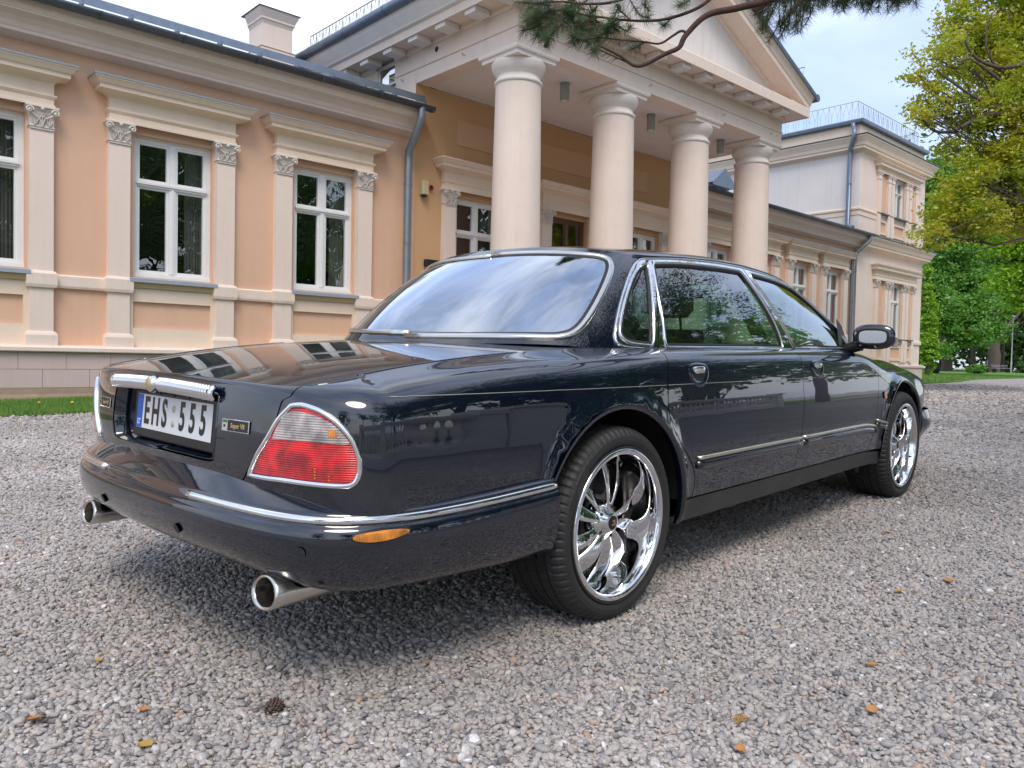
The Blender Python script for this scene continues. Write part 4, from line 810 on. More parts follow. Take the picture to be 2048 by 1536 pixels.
# oak leaning in from the right edge, about 18 m away
OD = 17.0
oak = [bl(1830, 145, OD, 24, 40), bl(1868, 205, OD, 42, 40), bl(1900, 110, OD, 45, 45), bl(1940, 55, OD+1, 60, 50), bl(1990, 130, OD+1, 70, 70), bl(1850, 235, OD, 26, 22), bl(1835, 222, OD-.5, 30, 14), bl(1900, 235, OD, 45, 12),
       bl(1975, 225, OD, 55, 45), bl(2040, 60, OD+1, 60, 70), bl(2060, 200, OD, 60, 80), bl(1985, 330, OD, 60, 55), bl(1930, 360, OD-.5, 45, 50), bl(2050, 330, OD, 60, 70), bl(1905, 425, OD-.5, 50, 45), bl(1870, 470, OD-1, 34, 30), bl(1960, 440, OD-.5, 55, 40), bl(2030, 440, OD, 50, 45), bl(1915, 300, OD, 35, 35),
       bl(2130, 120, OD+1, 90, 120), bl(2150, 330, OD+1, 90, 120), bl(2240, 200, OD+2, 110, 150), bl(2100, -120, OD+1, 120, 110), bl(1985, -60, OD+1, 80, 70)]
bx, by, bz = ground_at(2330, 18); 
blob_tree('oak_tree', 'tall oak with yellow-bronze spring leaves leaning in from the right edge', (bx, by, bz), oak, M["lf_oak"], .045, 160000, .42, seed=3, clump=.24, lr=.045, cl_n=30, fork=tuple(at(2270, 150, OD+1)), sub=9)
oak_o = [o for o in SC.objects if o.get('category') == 'tree' and o.name.startswith('oak')][0]; OB = Vector(oak_o.location); mb = MB()
def sp2(P):
    out = []
    for i in range(len(P)-1):
        a = P[max(i-1, 0)]; b = P[i]; c = P[i+1]; d = P[min(i+2, len(P)-1)]
        out += [.5*((2*b)+(c-a)*(k/6)+(2*a-5*b+4*c-d)*(k/6)**2+(3*b-a-3*c+d)*(k/6)**3) for k in range(6)]
    return out+[P[-1]]
for lst, r0 in (([(2110, 225), (2000, 228), (1950, 240), (1905, 262), (1870, 262), (1845, 240), (1822, 236)], .060), ([(2080, 118), (2040, 130), (2000, 135), (1955, 118), (1932, 85), (1936, 60)], .060), ([(2080, 200), (2010, 215), (1960, 200), (1920, 175), (1885, 150), (1875, 140)], .050), ([(2000, 160), (1940, 118), (1910, 136), (1880, 120), (1858, 118)], .035), ([(1908, 262), (1896, 275), (1882, 287)], .015), ([(2060, 420), (2000, 400), (1950, 420), (1905, 455)], .05), ([(1990, 132), (1972, 90), (1978, 40), (2000, 10)], .03), ([(1950, 240), (1930, 215), (1925, 190)], .02), ([(1870, 262), (1850, 275), (1826, 270)], .012)):
    P = sp2([Vector(at(a, b, OD-.3))-OB for a, b in lst]); n = len(P); mb.tube(P, [r0*(1-.75*i/(n-1)) for i in range(n)], 7)
mb.build('limbs', M['bark'], oak_o, fix=False)
# maples and the wood behind the lawn
GD = 86
def gb(px, py, d, r, rv=None): return bl(px, py, d, r, rv)
mp1 = [gb(1905, 500, GD, 42, 36), gb(1880, 560, GD, 40, 40), gb(1940, 560, GD, 46, 40), gb(1900, 620, GD-2, 50, 34), gb(1965, 620, GD-2, 44, 38), gb(1868, 650, GD-2, 30, 30), gb(1930, 665, GD-3, 46, 22), gb(1985, 665, GD-3, 30, 24), gb(1895, 430, GD, 40, 50), gb(1872, 360, GD+2, 36, 50), gb(1945, 470, GD, 44, 40), gb(1890, 700, GD-4, 20, 14)]
x, y, z = ground_at(1893, GD); blob_tree('maple_tree', 'big fresh green maple beyond the lawn right of the house corner', (x, y, z), mp1, M['lf_maple'], .17, 56000, .55, seed=5, clump=1.0, fork=tuple(at(1900, 560, GD)))
mp2 = [gb(2000, 600, GD+6, 40, 40), gb(2040, 640, GD+6, 40, 30), gb(1990, 520, GD+6, 50, 50), gb(2060, 560, GD+6, 50, 50), gb(2040, 480, GD+6, 60, 50), gb(2110, 600, GD+6, 70, 70), gb(2100, 450, GD+8, 80, 80)]
x, y, z = ground_at(1986, GD+2); blob_tree('maple_tree', 'darker green maple with a thick dark trunk behind the park bench', (x, y, z), mp2, M['lf_dark'], .19, 30000, .75, seed=6, clump=1.1, fork=tuple(at(1992, 590, GD+4)))
lm = [bl(2010, 480, 42, 26, 34), bl(2040, 520, 42, 34, 40), bl(2015, 560, 42, 26, 30), bl(2045, 590, 42, 30, 26), bl(2080, 500, 42, 50, 70), bl(2060, 430, 42, 40, 50), bl(2110, 400, 43, 60, 90), bl(2140, 560, 42, 60, 60)]
x, y, z = ground_at(2200, 43); blob_tree('lime_tree', 'vivid yellow-green lime tree at the right edge below the oak branches', (x, y, z), lm, M['lf_lime'], .105, 42000, .35, seed=7, clump=.6, fork=tuple(at(2160, 500, 43)))
# clipped thuja by the tower corner
th = [bl(1853, 585, 41, 9, 50), bl(1857, 640, 41, 13, 50), bl(1856, 700, 41, 15, 40), bl(1850, 540, 41, 5, 24)]
x, y, z = ground_at(1856, 41); blob_tree('thuja', 'narrow bright green thuja standing against the tower corner', (x, y, z), th, M['lf_thuja'], .07, 16000, .12, 'shrub', seed=8, clump=.18, sub=3)
x, y, z = ground_at(1955, 60); blob_tree('bush', 'low rounded green bush on the lawn at the far edge of the gravel', (x, y, z), [(x, y, z+.35, .75, .6, .30)], M['lf_maple'], .08, 2600, .05, 'bush', seed=9, clump=.2, sub=3)
x, y, z = ground_at(2043, 84); blob_tree('bush', 'small dark bush right of the lamp post at the right edge', (x, y, z), [(x, y, z+.6, 1.1, .8, .55)], M['lf_dark'], .1, 1600, .05, 'bush', seed=10, clump=.3, sub=3)
# far wood closing the park
r = np.random.default_rng(4); cs = []
for i in range(150):
    px = r.uniform(1780, 2500); d = r.uniform(105, 135); p = at(px, r.uniform(350, 735), d); n = 420; cs.append(p+r.normal(size=(n, 3))*np.array([3.2, 3.2, 1.9]))
cs = np.concatenate(cs); cs = cs[cs[:, 2] > .3]
o = bpy.data.objects.new('far_wood', leaves_mesh('far_wood', cs, .42, M['lf_dark'], 4)); link(o); tag(o, 'dark green wood closing the park behind the lawn', 'wood', kind='stuff')
mb = MB()
for i in range(26):
    px = r.uniform(1840, 2400); x, y, z = ground_at(px, r.uniform(98, 120)); mb.tube([(x, y, z), (x+r.uniform(-.5, .5), y, z+7), (x+r.uniform(-1, 1), y, z+14)], [.3, .24, .12], 7)
o = mb.build('far_trunks', M['bark'], fix=False); tag(o, 'dim tree trunks inside the far wood', 'tree trunks', kind='stuff')

# pine whose branches hang into the top of the picture; it stands to the right of the camera
PD = 4.0
pine = thing('pine_tree', 'pine tree whose dark branches with long needles hang into the top of the picture', 'pine tree', (5.0, -5.2, float(gz(5.0, -5.2))))
PB = Vector(pine.location)
mb = MB(); limb(mb, (0, 0, -.2), (.1, .15, 9.5), .26, .10, 2, .01, 12); mb.build('trunk', M['pinebark'], pine, fix=False)
NDL = []; mbt = MB()
def pj(px, py, d=PD): return Vector(at(px, py, d))-PB
def spline_pts(P, n=6):
    out = []
    for i in range(len(P)-1):
        a = P[max(i-1, 0)]; b = P[i]; c = P[i+1]; d = P[min(i+2, len(P)-1)]
        for k in range(n):
            t = k/n; out.append(.5*((2*b)+(c-a)*t+(2*a-5*b+4*c-d)*t*t+(3*b-a-3*c+d)*t*t*t))
    return out+[P[-1]]
def needles(p, d, n, ln, spread=.95, rr=random.Random(5)):
    d = d.normalized(); n = max(4, int(n*.5)); ln *= 1.22
    for _ in range(n):
        v = Vector((rr.gauss(0, 1), rr.gauss(0, 1), rr.gauss(0, 1))); v = (v-d*v.dot(d)).normalized()
        q = p-d*rr.uniform(0, .055); e = (d*rr.uniform(.25, 1.0)+v*spread).normalized()*ln*rr.uniform(.8, 1.25); NDL.append((q, q+e))
def branch(P, r0, r1, tuft=True, dens=22, start=.55):
    S_ = spline_pts(P); n = len(S_); mbt.tube(S_, [r0+(r1-r0)*i/(n-1) for i in range(n)], 8)
    if tuft:
        for i in range(int(n*start), n): needles(S_[i], S_[i]-S_[i-1], dens, .052)
        needles(S_[-1], S_[-1]-S_[-2], 34, .055)
    return S_
br = []
# main curved limb, coming down from upper right and turning left
main = [Vector((.1, .1, 5.2)), Vector((-.9, 1.2, 4.2)), pj(1700, -90, 4.3), pj(1560, -10), pj(1480, 15), pj(1415, 30), pj(1372, 70), pj(1358, 95), pj(1330, 108), pj(1292, 128), pj(1268, 131), pj(1240, 112), pj(1212, 98), pj(1195, 90)]
branch(main, .023, .0040, False)
branch([pj(1374, 66), pj(1362, 62), pj(1345, 72), pj(1320, 87), pj(1290, 84), pj(1255, 81), pj(1225, 78), pj(1195, 74)], .0075, .003, True, 16, .7)
branch([pj(1480, -60, 4.1), pj(1418, 0), pj(1375, 25), pj(1320, 40), pj(1260, 41), pj(1200, 34), pj(1160, 28), pj(1120, 20)], .010, .003, True, 14, .7)
branch([pj(1330, -40, 4), pj(1240, 0), pj(1180, 8), pj(1120, 3), pj(1070, 6), pj(1030, 4)], .009, .003, True, 16, .5)
rr = random.Random(12)
tw = [((1268, 131), (1190, 95), (1170, 80)), ((1240, 41), (1200, 75), (1185, 95)), ((1200, 34), (1150, 50), (1105, 55)), ((1160, 20), (1120, 40), (1080, 60)), ((1150, 30), (1110, 60), (1090, 80)), ((1200, 74), (1165, 68), (1145, 75)), ((1195, 74), (1160, 80), (1140, 70)), ((1120, 20), (1080, 30), (1062, 35)), ((1100, 10), (1070, 10), (1055, 20)),
      ((1260, 0), (1280, 30), (1300, 35)), ((1262, 41), (1240, 20), (1232, 8)), ((1345, 35), (1330, 48), (1325, 52)), ((1230, 60), (1215, 50), (1240, 38)), ((1180, 10), (1190, 40), (1215, 62)), ((1240, 10), (1225, 45), (1240, 65)), ((1290, 84), (1270, 95), (1258, 100)), ((1210, 35), (1250, 60), (1262, 50)), ((1195, 90), (1192, 100), (1188, 105)), ((1130, 40), (1100, 75), (1093, 92)), ((1380, 0), (1365, 8), (1360, 12)), ((1300, -20), (1290, 8), (1300, 22))]
for _ in range(26):
    a = (rr.uniform(1075, 1230), rr.uniform(-12, 60)); an_ = rr.uniform(.3, 2.9); l_ = rr.uniform(28, 60); tw.append((a, (a[0]-l_*.5*math.cos(an_), a[1]+l_*.5*math.sin(an_)*.9), (a[0]-l_*math.cos(an_), a[1]+l_*math.sin(an_)*.6)))
for a, b, c in tw:
    dz = rr.uniform(-.15, .15); branch([pj(*a), pj(b[0], b[1], PD+dz/2), pj(c[0], c[1], PD+dz)], .0035, .002, True, 24, .3)
# second, backlit mass towards the right along the top edge
lim = [Vector((.1, .1, 5.8)), Vector((.3, 1.4, 5.2)), pj(1950, -260, 5.2), pj(1850, -170, 5.0), pj(1740, -90, 4.9), pj(1640, -30, 4.9), pj(1590, 15, 4.9), pj(1560, 55, 4.9)]
branch(lim, .04, .005, True, 30, .75)
for i in range(120):
    px = rr.uniform(1510, 1840); py = rr.uniform(-30, 28) if px > 1600 else rr.uniform(-10, 70)*(1 if px > 1520 else .6); d = rr.uniform(4.6, 5.3)
    a = pj(px+rr.uniform(-15, 35), -35, d); b = pj(px, py, d); branch([a, (a+b)/2+Vector((rr.uniform(-.03, .03), 0, rr.uniform(-.02, .02))), b], .004, .002, True, 26, .2)
for a, b in (((1560, 30), (1535, 85)), ((1570, 40), (1555, 80)), ((1545, 20), (1520, 60)), ((1600, 20), (1590, 55)), ((1540, 10), (1508, 30)), ((1620, 10), (1610, 50))):
    branch([pj(*a, 4.9), pj((a[0]+b[0])/2+5, (a[1]+b[1])/2, 4.9), pj(*b, 4.9)], .004, .002, True, 20, .3)
# canopy overhead, outside the frame but mirrored in the car
for i in range(70):
    an = rr.uniform(0, 6.28); R_ = rr.uniform(.8, 4.2); zz = rr.uniform(4.3, 9.0); c = Vector((R_*math.cos(an), R_*math.sin(an)*.9, zz)); a = Vector((.1*R_, 0, zz-.8)); S_ = branch([a*.3+Vector((0, 0, (zz-.8)*.7)), (a+c)/2+Vector((0, 0, .2)), c], .028, .006, False)
    for k in range(6, len(S_), 1):
        for _ in range(7):
            e = S_[k]+Vector((rr.gauss(0, .34), rr.gauss(0, .34), rr.gauss(0, .16)));
            for q in range(12): v = Vector((rr.gauss(0, 1), rr.gauss(0, 1), rr.gauss(0, .6))).normalized(); NDL.append((e, e+v*.15))
mbt.build('branches', M['pinebark'], pine, fix=False)
r8 = np.random.default_rng(77); cc8 = np.stack([r8.uniform(-4.5, 4.5, 230), r8.uniform(-4.2, 4.2, 230), r8.uniform(4.6, 9.5, 230)], 1); cc8 = cc8[np.hypot(cc8[:, 0], cc8[:, 1]) < 4.6]; c9 = np.stack([r8.uniform(1.5, 10, 260), r8.uniform(-3, 5.2, 260), r8.uniform(4.2, 9.0, 260)], 1); c9 = c9[(c9[:, 1]-5.2) < .2*(c9[:, 0]+5)-1.4]; cc8 = np.concatenate([cc8, c9])
q8 = r8.integers(0, len(cc8), 62000); p8 = cc8[q8]+r8.normal(size=(62000, 3))*np.array([.42, .42, .13])
o = link(bpy.data.objects.new('needle_sprays', leaves_mesh('needle_sprays', p8, .055, M['lf_pine'], 9)), pine); o['kind'] = 'stuff'
A_ = np.array([a[:] for a, b in NDL]); B_ = np.array([b[:] for a, b in NDL]); n = len(A_); D_ = B_-A_; ln = np.linalg.norm(D_, axis=1)[:, None]
side = np.cross(D_/ln, np.random.default_rng(3).normal(size=(n, 3))); side /= np.linalg.norm(side, axis=1)[:, None]; s2 = np.cross(D_/ln, side); w_ = np.where(ln > .1, .006, .00105)
V = np.stack([A_-side*w_, A_+side*w_, A_+s2*w_, B_], 1).reshape(-1, 3); q = np.arange(n)*4
F_ = np.stack([q, q+1, q+3, q+1, q+2, q+3, q+2, q, q+3], 1).ravel()
me = bpy.data.meshes.new('needles'); me.vertices.add(4*n); me.vertices.foreach_set('co', V.ravel()); me.loops.add(9*n); me.loops.foreach_set('vertex_index', F_); me.polygons.add(3*n)
me.polygons.foreach_set('loop_start', np.arange(0, 9*n, 3)); me.polygons.foreach_set('loop_total', np.full(3*n, 3)); me.materials.append(M['lf_pine']); me.update(calc_edges=True)
ndl = link(bpy.data.objects.new('needles', me), pine)
for px, py in ((1152, 40), (1224, 62), (1185, 95), (1238, 15), (1063, 38), (1092, 90)):
    c = pj(px, py, 3.97); mb = MB(); mb.lathe([(0, -.016), (.009, -.012), (.012, 0), (.007, .012), (0, .017)], c, 8); mb.build('cone', M['cone'], pine)

# --- behind the camera: terrace balustrade and park, seen mirrored in the car
bm_ = MB(); bm_.lathe([(.07, 0), (.07, .05), (.045, .07), (.05, .10), (.085, .20), (.09, .26), (.07, .36), (.04, .44), (.038, .50), (.055, .53), (.045, .56), (.07, .58), (.07, .62)], (0, 0, 0), 12)
balm = plainfix(bm_.mesh('baluster', M['pale']))
M['stone'] = mat('pale_stone', (.80, .78, .74), .8, noise=(3, .6, (.66, .64, .60)))
def balustrade(x0, x1, y, lab, n):
    z = float(gz((x0+x1)/2, y)); b = thing('balustrade', lab, 'balustrade', (x0, y, z), 0, 'balustrades along the terrace behind the camera')
    L_ = x1-x0; mb = MB(); mb.box(0, L_, -.18, .18, -.3, .22); mb.box(0, L_, -.14, .14, .22, .28); mb.build('base', M['stone'], b)
    mb = MB(); mb.box(0, L_, -.14, .14, .90, .96); mb.box(0, L_, -.18, .18, .96, 1.04); mb.build('rail', M['stone'], b)
    for i in range(n):
        o = link(bpy.data.objects.new('baluster', balm), b); o.location = (L_*(i+.5)/n, 0, .28); o.scale = (1.25, 1.25, 1)
    for xx in (-.45, L_+.0):
        mb = MB(); mb.box(xx, xx+.45, -.24, .24, -.3, 1.0); mb.box(xx-.04, xx+.49, -.28, .28, 1.0, 1.12); mb.build('pedestal', M['stone'], b)
balustrade(-2.4, 1.3, -3.7, 'near stone balustrade behind the camera at the left end of the terrace', 12)
balustrade(2.2, 6.35, -3.7, 'near stone balustrade behind the camera mirrored in the rear wing of the car', 13)
balustrade(12.6, 27.0, -7.0, 'long far stone balustrade behind the camera mirrored in the rear door', 40)
mb = MB(); mb.box(6.85, 7.95, -4.1, -3.4, -.3, 1.05); mb.box(6.80, 8.0, -4.15, -3.35, 1.055, 1.14); o = mb.build('stone_pedestal', M['stone']); tag(o, 'broad plain stone pedestal at the end of the near balustrade behind the camera', 'pedestal')
for k, (x, y, s, mm) in enumerate(((-14, -24, 1.3, 'lf_dark'), (-4, -30, 1.5, 'lf_maple'), (6, -27, 1.4, 'lf_dark'), (16, -30, 1.5, 'lf_maple'), (27, -26, 1.4, 'lf_dark'), (40, -30, 1.6, 'lf_dark'), (52, -24, 1.6, 'lf_maple'), (-26, -14, 1.4, 'lf_dark'), (20, -13, .55, 'lf_dark'), (33, -12, .6, 'lf_maple'), (9, -12, .95, 'lf_maple'), (18, -14, 1.05, 'lf_dark'), (28, -15, 1.1, 'lf_maple'), (40, -16, 1.15, 'lf_dark'), (15, -8.5, 1.25, 'lf_maple'), (24, -9, 1.3, 'lf_dark'), (34, -7, 1.3, 'lf_maple'))):
    z = float(gz(x, y)); rr2 = random.Random(k); bb = [(x+rr2.uniform(-3, 3)*s, y+rr2.uniform(-2, 2)*s, z+(3.0+rr2.uniform(0, 6.0))*s, 2.2*s, 2.0*s, 1.7*s) for _ in range(9)]
    blob_tree('park_tree', ['dark tree behind the camera far to the left', 'light green tree behind the camera left of centre', 'dark tree straight behind the camera', 'light green tree behind the camera right of centre', 'dark tree behind the camera to the right', 'dark tree far right behind the camera', 'light green tree far right behind the camera', 'dark tree at the left end of the drive behind the camera', 'small dark tree behind the long far balustrade', 'small light green tree past the end of the far balustrade', 'leafy green tree standing close behind the middle balustrade', 'dark leafy tree close behind the far balustrade', 'tall green tree beside the drive behind the camera', 'tall dark tree where the drive ends behind the camera', 'broad green tree right of the camera mirrored in the side windows', 'dark broad tree right of the drive mirrored in the side windows', 'tall light green tree right of the drive past the car nose'][k], (x, y, z), bb, M[mm], .16*s, 6500, .3*s, group='trees behind the camera', seed=40+k, clump=.55*s, cl_n=40)
# ---------------------------------------------------------------- car body surfaces (numpy, car frame: X forward, y outward, Z up)
class Spl:
    """natural cubic spline through rows of values"""
    def __init__(self, u, v):
        self.u = u = np.asarray(u, float); self.v = v = np.asarray(v, float).reshape(len(u), -1)
        n = len(u); h = np.diff(u); A = np.eye(n); r = np.zeros((n, v.shape[1]))
        for i in range(1, n-1):
            A[i, i-1] = h[i-1]; A[i, i] = 2*(h[i-1]+h[i]); A[i, i+1] = h[i]
            r[i] = 6*((v[i+1]-v[i])/h[i] - (v[i]-v[i-1])/h[i-1])
        self.m = np.linalg.solve(A, r)
    def __call__(self, x):
        x = np.asarray(x, float); u, v, m = self.u, self.v, self.m
        xc = np.clip(x, u[0], u[-1])
        i = np.clip(np.searchsorted(u, xc)-1, 0, len(u)-2); h = u[i+1]-u[i]
        a = ((u[i+1]-xc)/h)[..., None]; b = ((xc-u[i])/h)[..., None]; hh = (h*h)[..., None]
        return a*v[i]+b*v[i+1]+((a**3-a)*m[i]+(b**3-b)*m[i+1])*hh/6
def sm(x, a, b):
    t = np.clip((x-a)/(b-a), 0, 1); return t*t*(3-2*t)
def itp(x, tab):
    t = np.asarray(tab, float); return Spl(t[:, 0], t[:, 1])(x)[..., 0]
def chord(P):
    P = np.asarray(P, float); return np.concatenate([[0], np.cumsum(np.linalg.norm(np.diff(P, axis=0), axis=1))])
PLAN = [(-1.168,0),(-1.164,.22),(-1.154,.42),(-1.136,.57),(-1.105,.69),(-1.058,.785),(-1.005,.838),(-.95,.8615),(-.89,.8665),(-.8,.8712),(-.7,.8759),(-.6,.8804),(-.5,.8849),(-.3,.8935),(.3,.9090),(1.0,.913),
        (1.8,.910),(2.5,.902),(3.0,.896),(3.35,.882),(3.62,.845),(3.80,.765),(3.91,.62),(3.96,.40),(3.98,.2),(3.985,0)]
_ps = chord(PLAN); _ps = _ps-(_ps[14]-2.13577)*np.clip(_ps/_ps[13], 0, 1); PLANS = Spl(_ps, PLAN); S_END = _ps[-1]
_S = np.linspace(0, S_END, 3000); _SP = PLANS(_S)
def s_of_x(X):
    """perimeter parameter of the side at length position X"""
    k = (_S > 1.1) & (_S < S_END-.75)
    return np.interp(X, _SP[k, 0], _S[k])
_zt = Spl([-1.17,-1.07,-.8,-.4,0,.4,1.0,1.8,2.4,2.8,3.2,3.5,3.75,3.9,4.0],
          np.array([.800,.818,.862,.902,.922,.926,.925,.922,.912,.886,.846,.795,.715,.63,.56]))
def DECK(x, y):
    """top height of boot lid / bonnet deck"""
    x = np.asarray(x, float); y = np.abs(y)
    c = _zt(x)[..., 0]
    rear = 1-sm(x, -.2, .8)
    crown = .020*rear + .045*sm(x, 2.2, 2.9)*(1-sm(x, 3.4, 3.9)*.6)
    return c + crown*(1-np.clip(y/.68, 0, 1.3)**2.2)
_sideprof = Spl([.18,.25,.32,.40,.50,.57,.63,.69,.75,.80,.84,.88,.92], [.042,.029,.015,.006,.0008,.0,.0012,.0042,.0090,.0148,.0215,.031,.045])
_rearprof = Spl([.30,.45,.55,.62,.70,.76,.80,.83,.92], [.10,.035,.008,.0,.004,.012,.020,.027,.06])
WHEELS = ((0.0, .335), (3.0, .335))
def W(s, t, off=0.0):
    s = np.clip(np.asarray(s, float), 0, S_END); t = np.asarray(t, float)
    P = PLANS(s); e = 1e-4
    T = PLANS(np.clip(s+e, 0, S_END))-PLANS(np.clip(s-e, 0, S_END)); T /= np.linalg.norm(T, axis=-1, keepdims=True)
    n = np.stack([-T[..., 1], T[..., 0]], -1)   # outward
    X = P[..., 0]
    side = sm(s, .60, .88)*(1-sm(s, S_END-1.3, S_END-.7))
    rearq = 1-sm(X, -.15, .45); frontq = sm(X, 2.3, 3.0)
    hr = (1-side)*.035 + side*(.075+rearq*.035+frontq*.16)
    d1 = (1-side)*(.038+.03*sm(X, 3, 3.5)) + side*(.130+rearq*.062+frontq*.10)
    phi = (1-side)*.10 + side*(.26*rearq+.10*frontq+.22*(1-rearq-frontq))
    Pc = P - n*d1[..., None]
    zc = DECK(Pc[..., 0], Pc[..., 1])
    z0 = zc-hr; zb = .205 + 0*s
    def prof(z):
        return side*_sideprof(z)[..., 0] + (1-side)*_rearprof(z)[..., 0]
    z = zb + np.clip(t, 0, 1)*(z0-zb); d = prof(z)
    d0 = prof(z0); sl = (prof(z0+1e-3)-prof(z0-1e-3))/2e-3
    L = np.hypot(d1-d0, hr)
    a = L*.42
    nn = np.hypot(sl, 1)
    q = np.clip(t-1, 0, 1)
    c1d, c1z = d0+a*sl/nn, z0+a/nn
    c2d, c2z = d1-a*np.cos(phi), zc-a*np.sin(phi)
    bd = (1-q)**3*d0+3*(1-q)**2*q*c1d+3*(1-q)*q*q*c2d+q**3*d1
    bz = (1-q)**3*z0+3*(1-q)**2*q*c1z+3*(1-q)*q*q*c2z+q**3*zc
    up = t > 1
    d = np.where(up, bd, d); z = np.where(up, bz, z)
    for wx, wz in WHEELS:
        r = np.hypot(X-wx, z-wz)
        d = d - .016*np.exp(-((r-.405)/.030)**2)*side*(z > .2)
    d = d-off
    return np.stack([P[..., 0]-n[..., 0]*d, P[..., 1]-n[..., 1]*d, z+off*np.where(up, q, 0)], -1)
# greenhouse: paired base / top control points
ROOFZ = Spl([.2,.34,.6,1.0,1.4,1.8,2.0,2.2], [1.235,1.268,1.293,1.313,1.314,1.290,1.266,1.235])
ROOFY = Spl([.2,.34,.6,1.0,1.4,1.9,2.25], [.530,.550,.588,.608,.606,.575,.54])
def ROOF(x, y):
    ye = ROOFY(x)[..., 0]; w = np.clip(np.abs(y)/ye, 0, 1)
    H = .068
    return ROOFZ(x)[..., 0] + H*(1-w**2.4)**.62
GB = [(-.205,0,.935),(-.195,.25,.937),(-.135,.47,.940),(-.01,.635,.938),(.13,.715,.925),(.30,.752,.915),(.6,.768,.912),(1.0,.776,.912),
      (1.5,.777,.912),(2.02,.772,.912),(2.50,.757,.903),(2.64,.69,.900),(2.80,.45,.907),(2.87,0,.910)]
GT = [(.345,0),(.35,.2),(.375,.37),(.425,.49),(.50,.562),(.62,.590),(.80,.602),(1.05,.609),(1.35,.607),(1.66,.596),(1.92,.573),(2.01,.49),(2.09,.28),(2.13,0)]
_k = np.arange(14.)
GBs = Spl(_k, GB)
GTs = Spl(_k, GT)
def G(k, h, off=0.0):
    """greenhouse skin: k 0 rear centre .. 13 front centre, h 0 belt .. 1 roof edge"""
    k = np.asarray(k, float); h = np.asarray(h, float)
    def pt(k, h):
        b = GBs(k); t2 = GTs(k)
        zt = ROOF(t2[..., 0], t2[..., 1]); 
        t = np.concatenate([t2, zt[..., None]], -1)
        hh = h[..., None]
        p = b*(1-hh)+t*hh
        bl = 4*h*(1-h)*(.022+.010*(1-sm(k, 2.5, 4.5))+.01*sm(k, 9.5, 12))
        out = np.stack([-.6*(1-sm(k, 3., 5.))+.6*sm(k, 9.5, 11.5), sm(k, 1, 5)*(1-sm(k, 10, 13)), .55*(1-sm(k, 3, 5))+.55*sm(k, 9.5, 11.5)+.1], -1)
        return p+out*bl[..., None]
    p = pt(k, h)
    if np.any(np.asarray(off) != 0):
        p = p + normal_of(pt, k, h)*np.asarray(off)[..., None] if np.ndim(off) else p + normal_of(pt, k, h)*off
    return p
def normal_of(F, a, b, e=2e-3):
    da = F(a+e, b)-F(a-e, b); db = F(a, b+e)-F(a, b-e)
    n = np.cross(da, db); n /= np.linalg.norm(n, axis=-1, keepdims=True)+1e-12
    # outward: away from the car's middle axis
    p = F(a, b); c = np.stack([np.clip(p[..., 0], -.6, 3.3), 0*p[..., 1], 0*p[..., 2]+.55], -1)
    sg = np.where(((p-c)*n).sum(-1) < 0, -1.0, 1.0)
    return n*sg[..., None]
BPLAN = [(-1.232,0),(-1.228,.25),(-1.212,.45),(-1.175,.63),(-1.105,.775),(-.98,.865),(-.8,.905),(-.55,.922),(-.35,.925)]
_bs = chord(BPLAN); BPL = Spl(_bs, BPLAN); B_END = _bs[-1]
# bumper section: list of (inward d, z) at corner / side / centre, from the ledge at the body down to the lower edge
BSEC_R = np.array([(.110,.600),(.085,.585),(.055,.556),(.034,.530),(.024,.514),(.018,.494),(.004,.480),(-.002,.455),(.002,.42),(.016,.385),(.045,.352),(.085,.330),(.13,.320)])
BSEC_C = np.array([(.085,.526),(.075,.524),(.052,.519),(.032,.512),(.020,.503),(.014,.484),(.002,.470),(-.004,.445),(-.001,.405),(.008,.368),(.026,.330),(.055,.300),(.105,.288)])
BSEC_S = np.array([(.060,.555),(.050,.552),(.035,.546),(.018,.538),(.010,.527),(.008,.508),(-.002,.494),(-.004,.465),(-.005,.425),(.000,.378),(.009,.335),(.024,.300),(.065,.282)])
def BM(s, t, off=0.0):
    s = np.clip(np.asarray(s, float), 0, B_END); t = np.asarray(t, float)
    P = BPL(s); e = 1e-4
    T = BPL(np.clip(s+e, 0, B_END))-BPL(np.clip(s-e, 0, B_END)); T /= np.linalg.norm(T, axis=-1, keepdims=True)
    n = np.stack([-T[..., 1], T[..., 0]], -1)
    w1 = sm(s, .35, .95)[..., None]; w2 = sm(s, 1.0, 1.9)[..., None]
    u = np.linspace(0, 1, 13)
    q = (Spl(u, BSEC_R)(t)*(1-w1)+Spl(u, BSEC_C)(t)*w1)*(1-w2)+Spl(u, BSEC_S)(t)*w2
    d = q[..., 0]-off
    return np.stack([P[..., 0]-n[..., 0]*d, P[..., 1]-n[..., 1]*d, q[..., 1]], -1)
# ---------------------------------------------------------------- the car
def paint():
    m = bpy.data.materials.new('navy_paint'); m.use_nodes = True; t = m.node_tree; p = t.nodes['Principled BSDF']; A = t.nodes.new; K = t.links.new
    p.inputs['Base Color'].default_value = (.0021, .0050, .0145, 1); p.inputs['Roughness'].default_value = .30; p.inputs['Metallic'].default_value = 0; p.inputs['Specular IOR Level'].default_value = .08
    p.inputs['Coat Weight'].default_value = 1; p.inputs['Coat Roughness'].default_value = .012; p.inputs['Coat IOR'].default_value = 1.85
    tc = A('ShaderNodeTexCoord'); n = A('ShaderNodeTexNoise'); n.inputs['Scale'].default_value = 7; n.inputs['Detail'].default_value = 2; K(tc.outputs['Object'], n.inputs['Vector'])
    b = A('ShaderNodeBump'); b.inputs['Strength'].default_value = .035; b.inputs['Distance'].default_value = .01; K(n.outputs[0], b.inputs['Height']); K(b.outputs[0], p.inputs['Coat Normal']); return m
M['paint'] = paint()
M['chrome'] = mat('chrome', (.86, .86, .87), .035, 1, noise=(30, .25, (.74, .74, .76)))
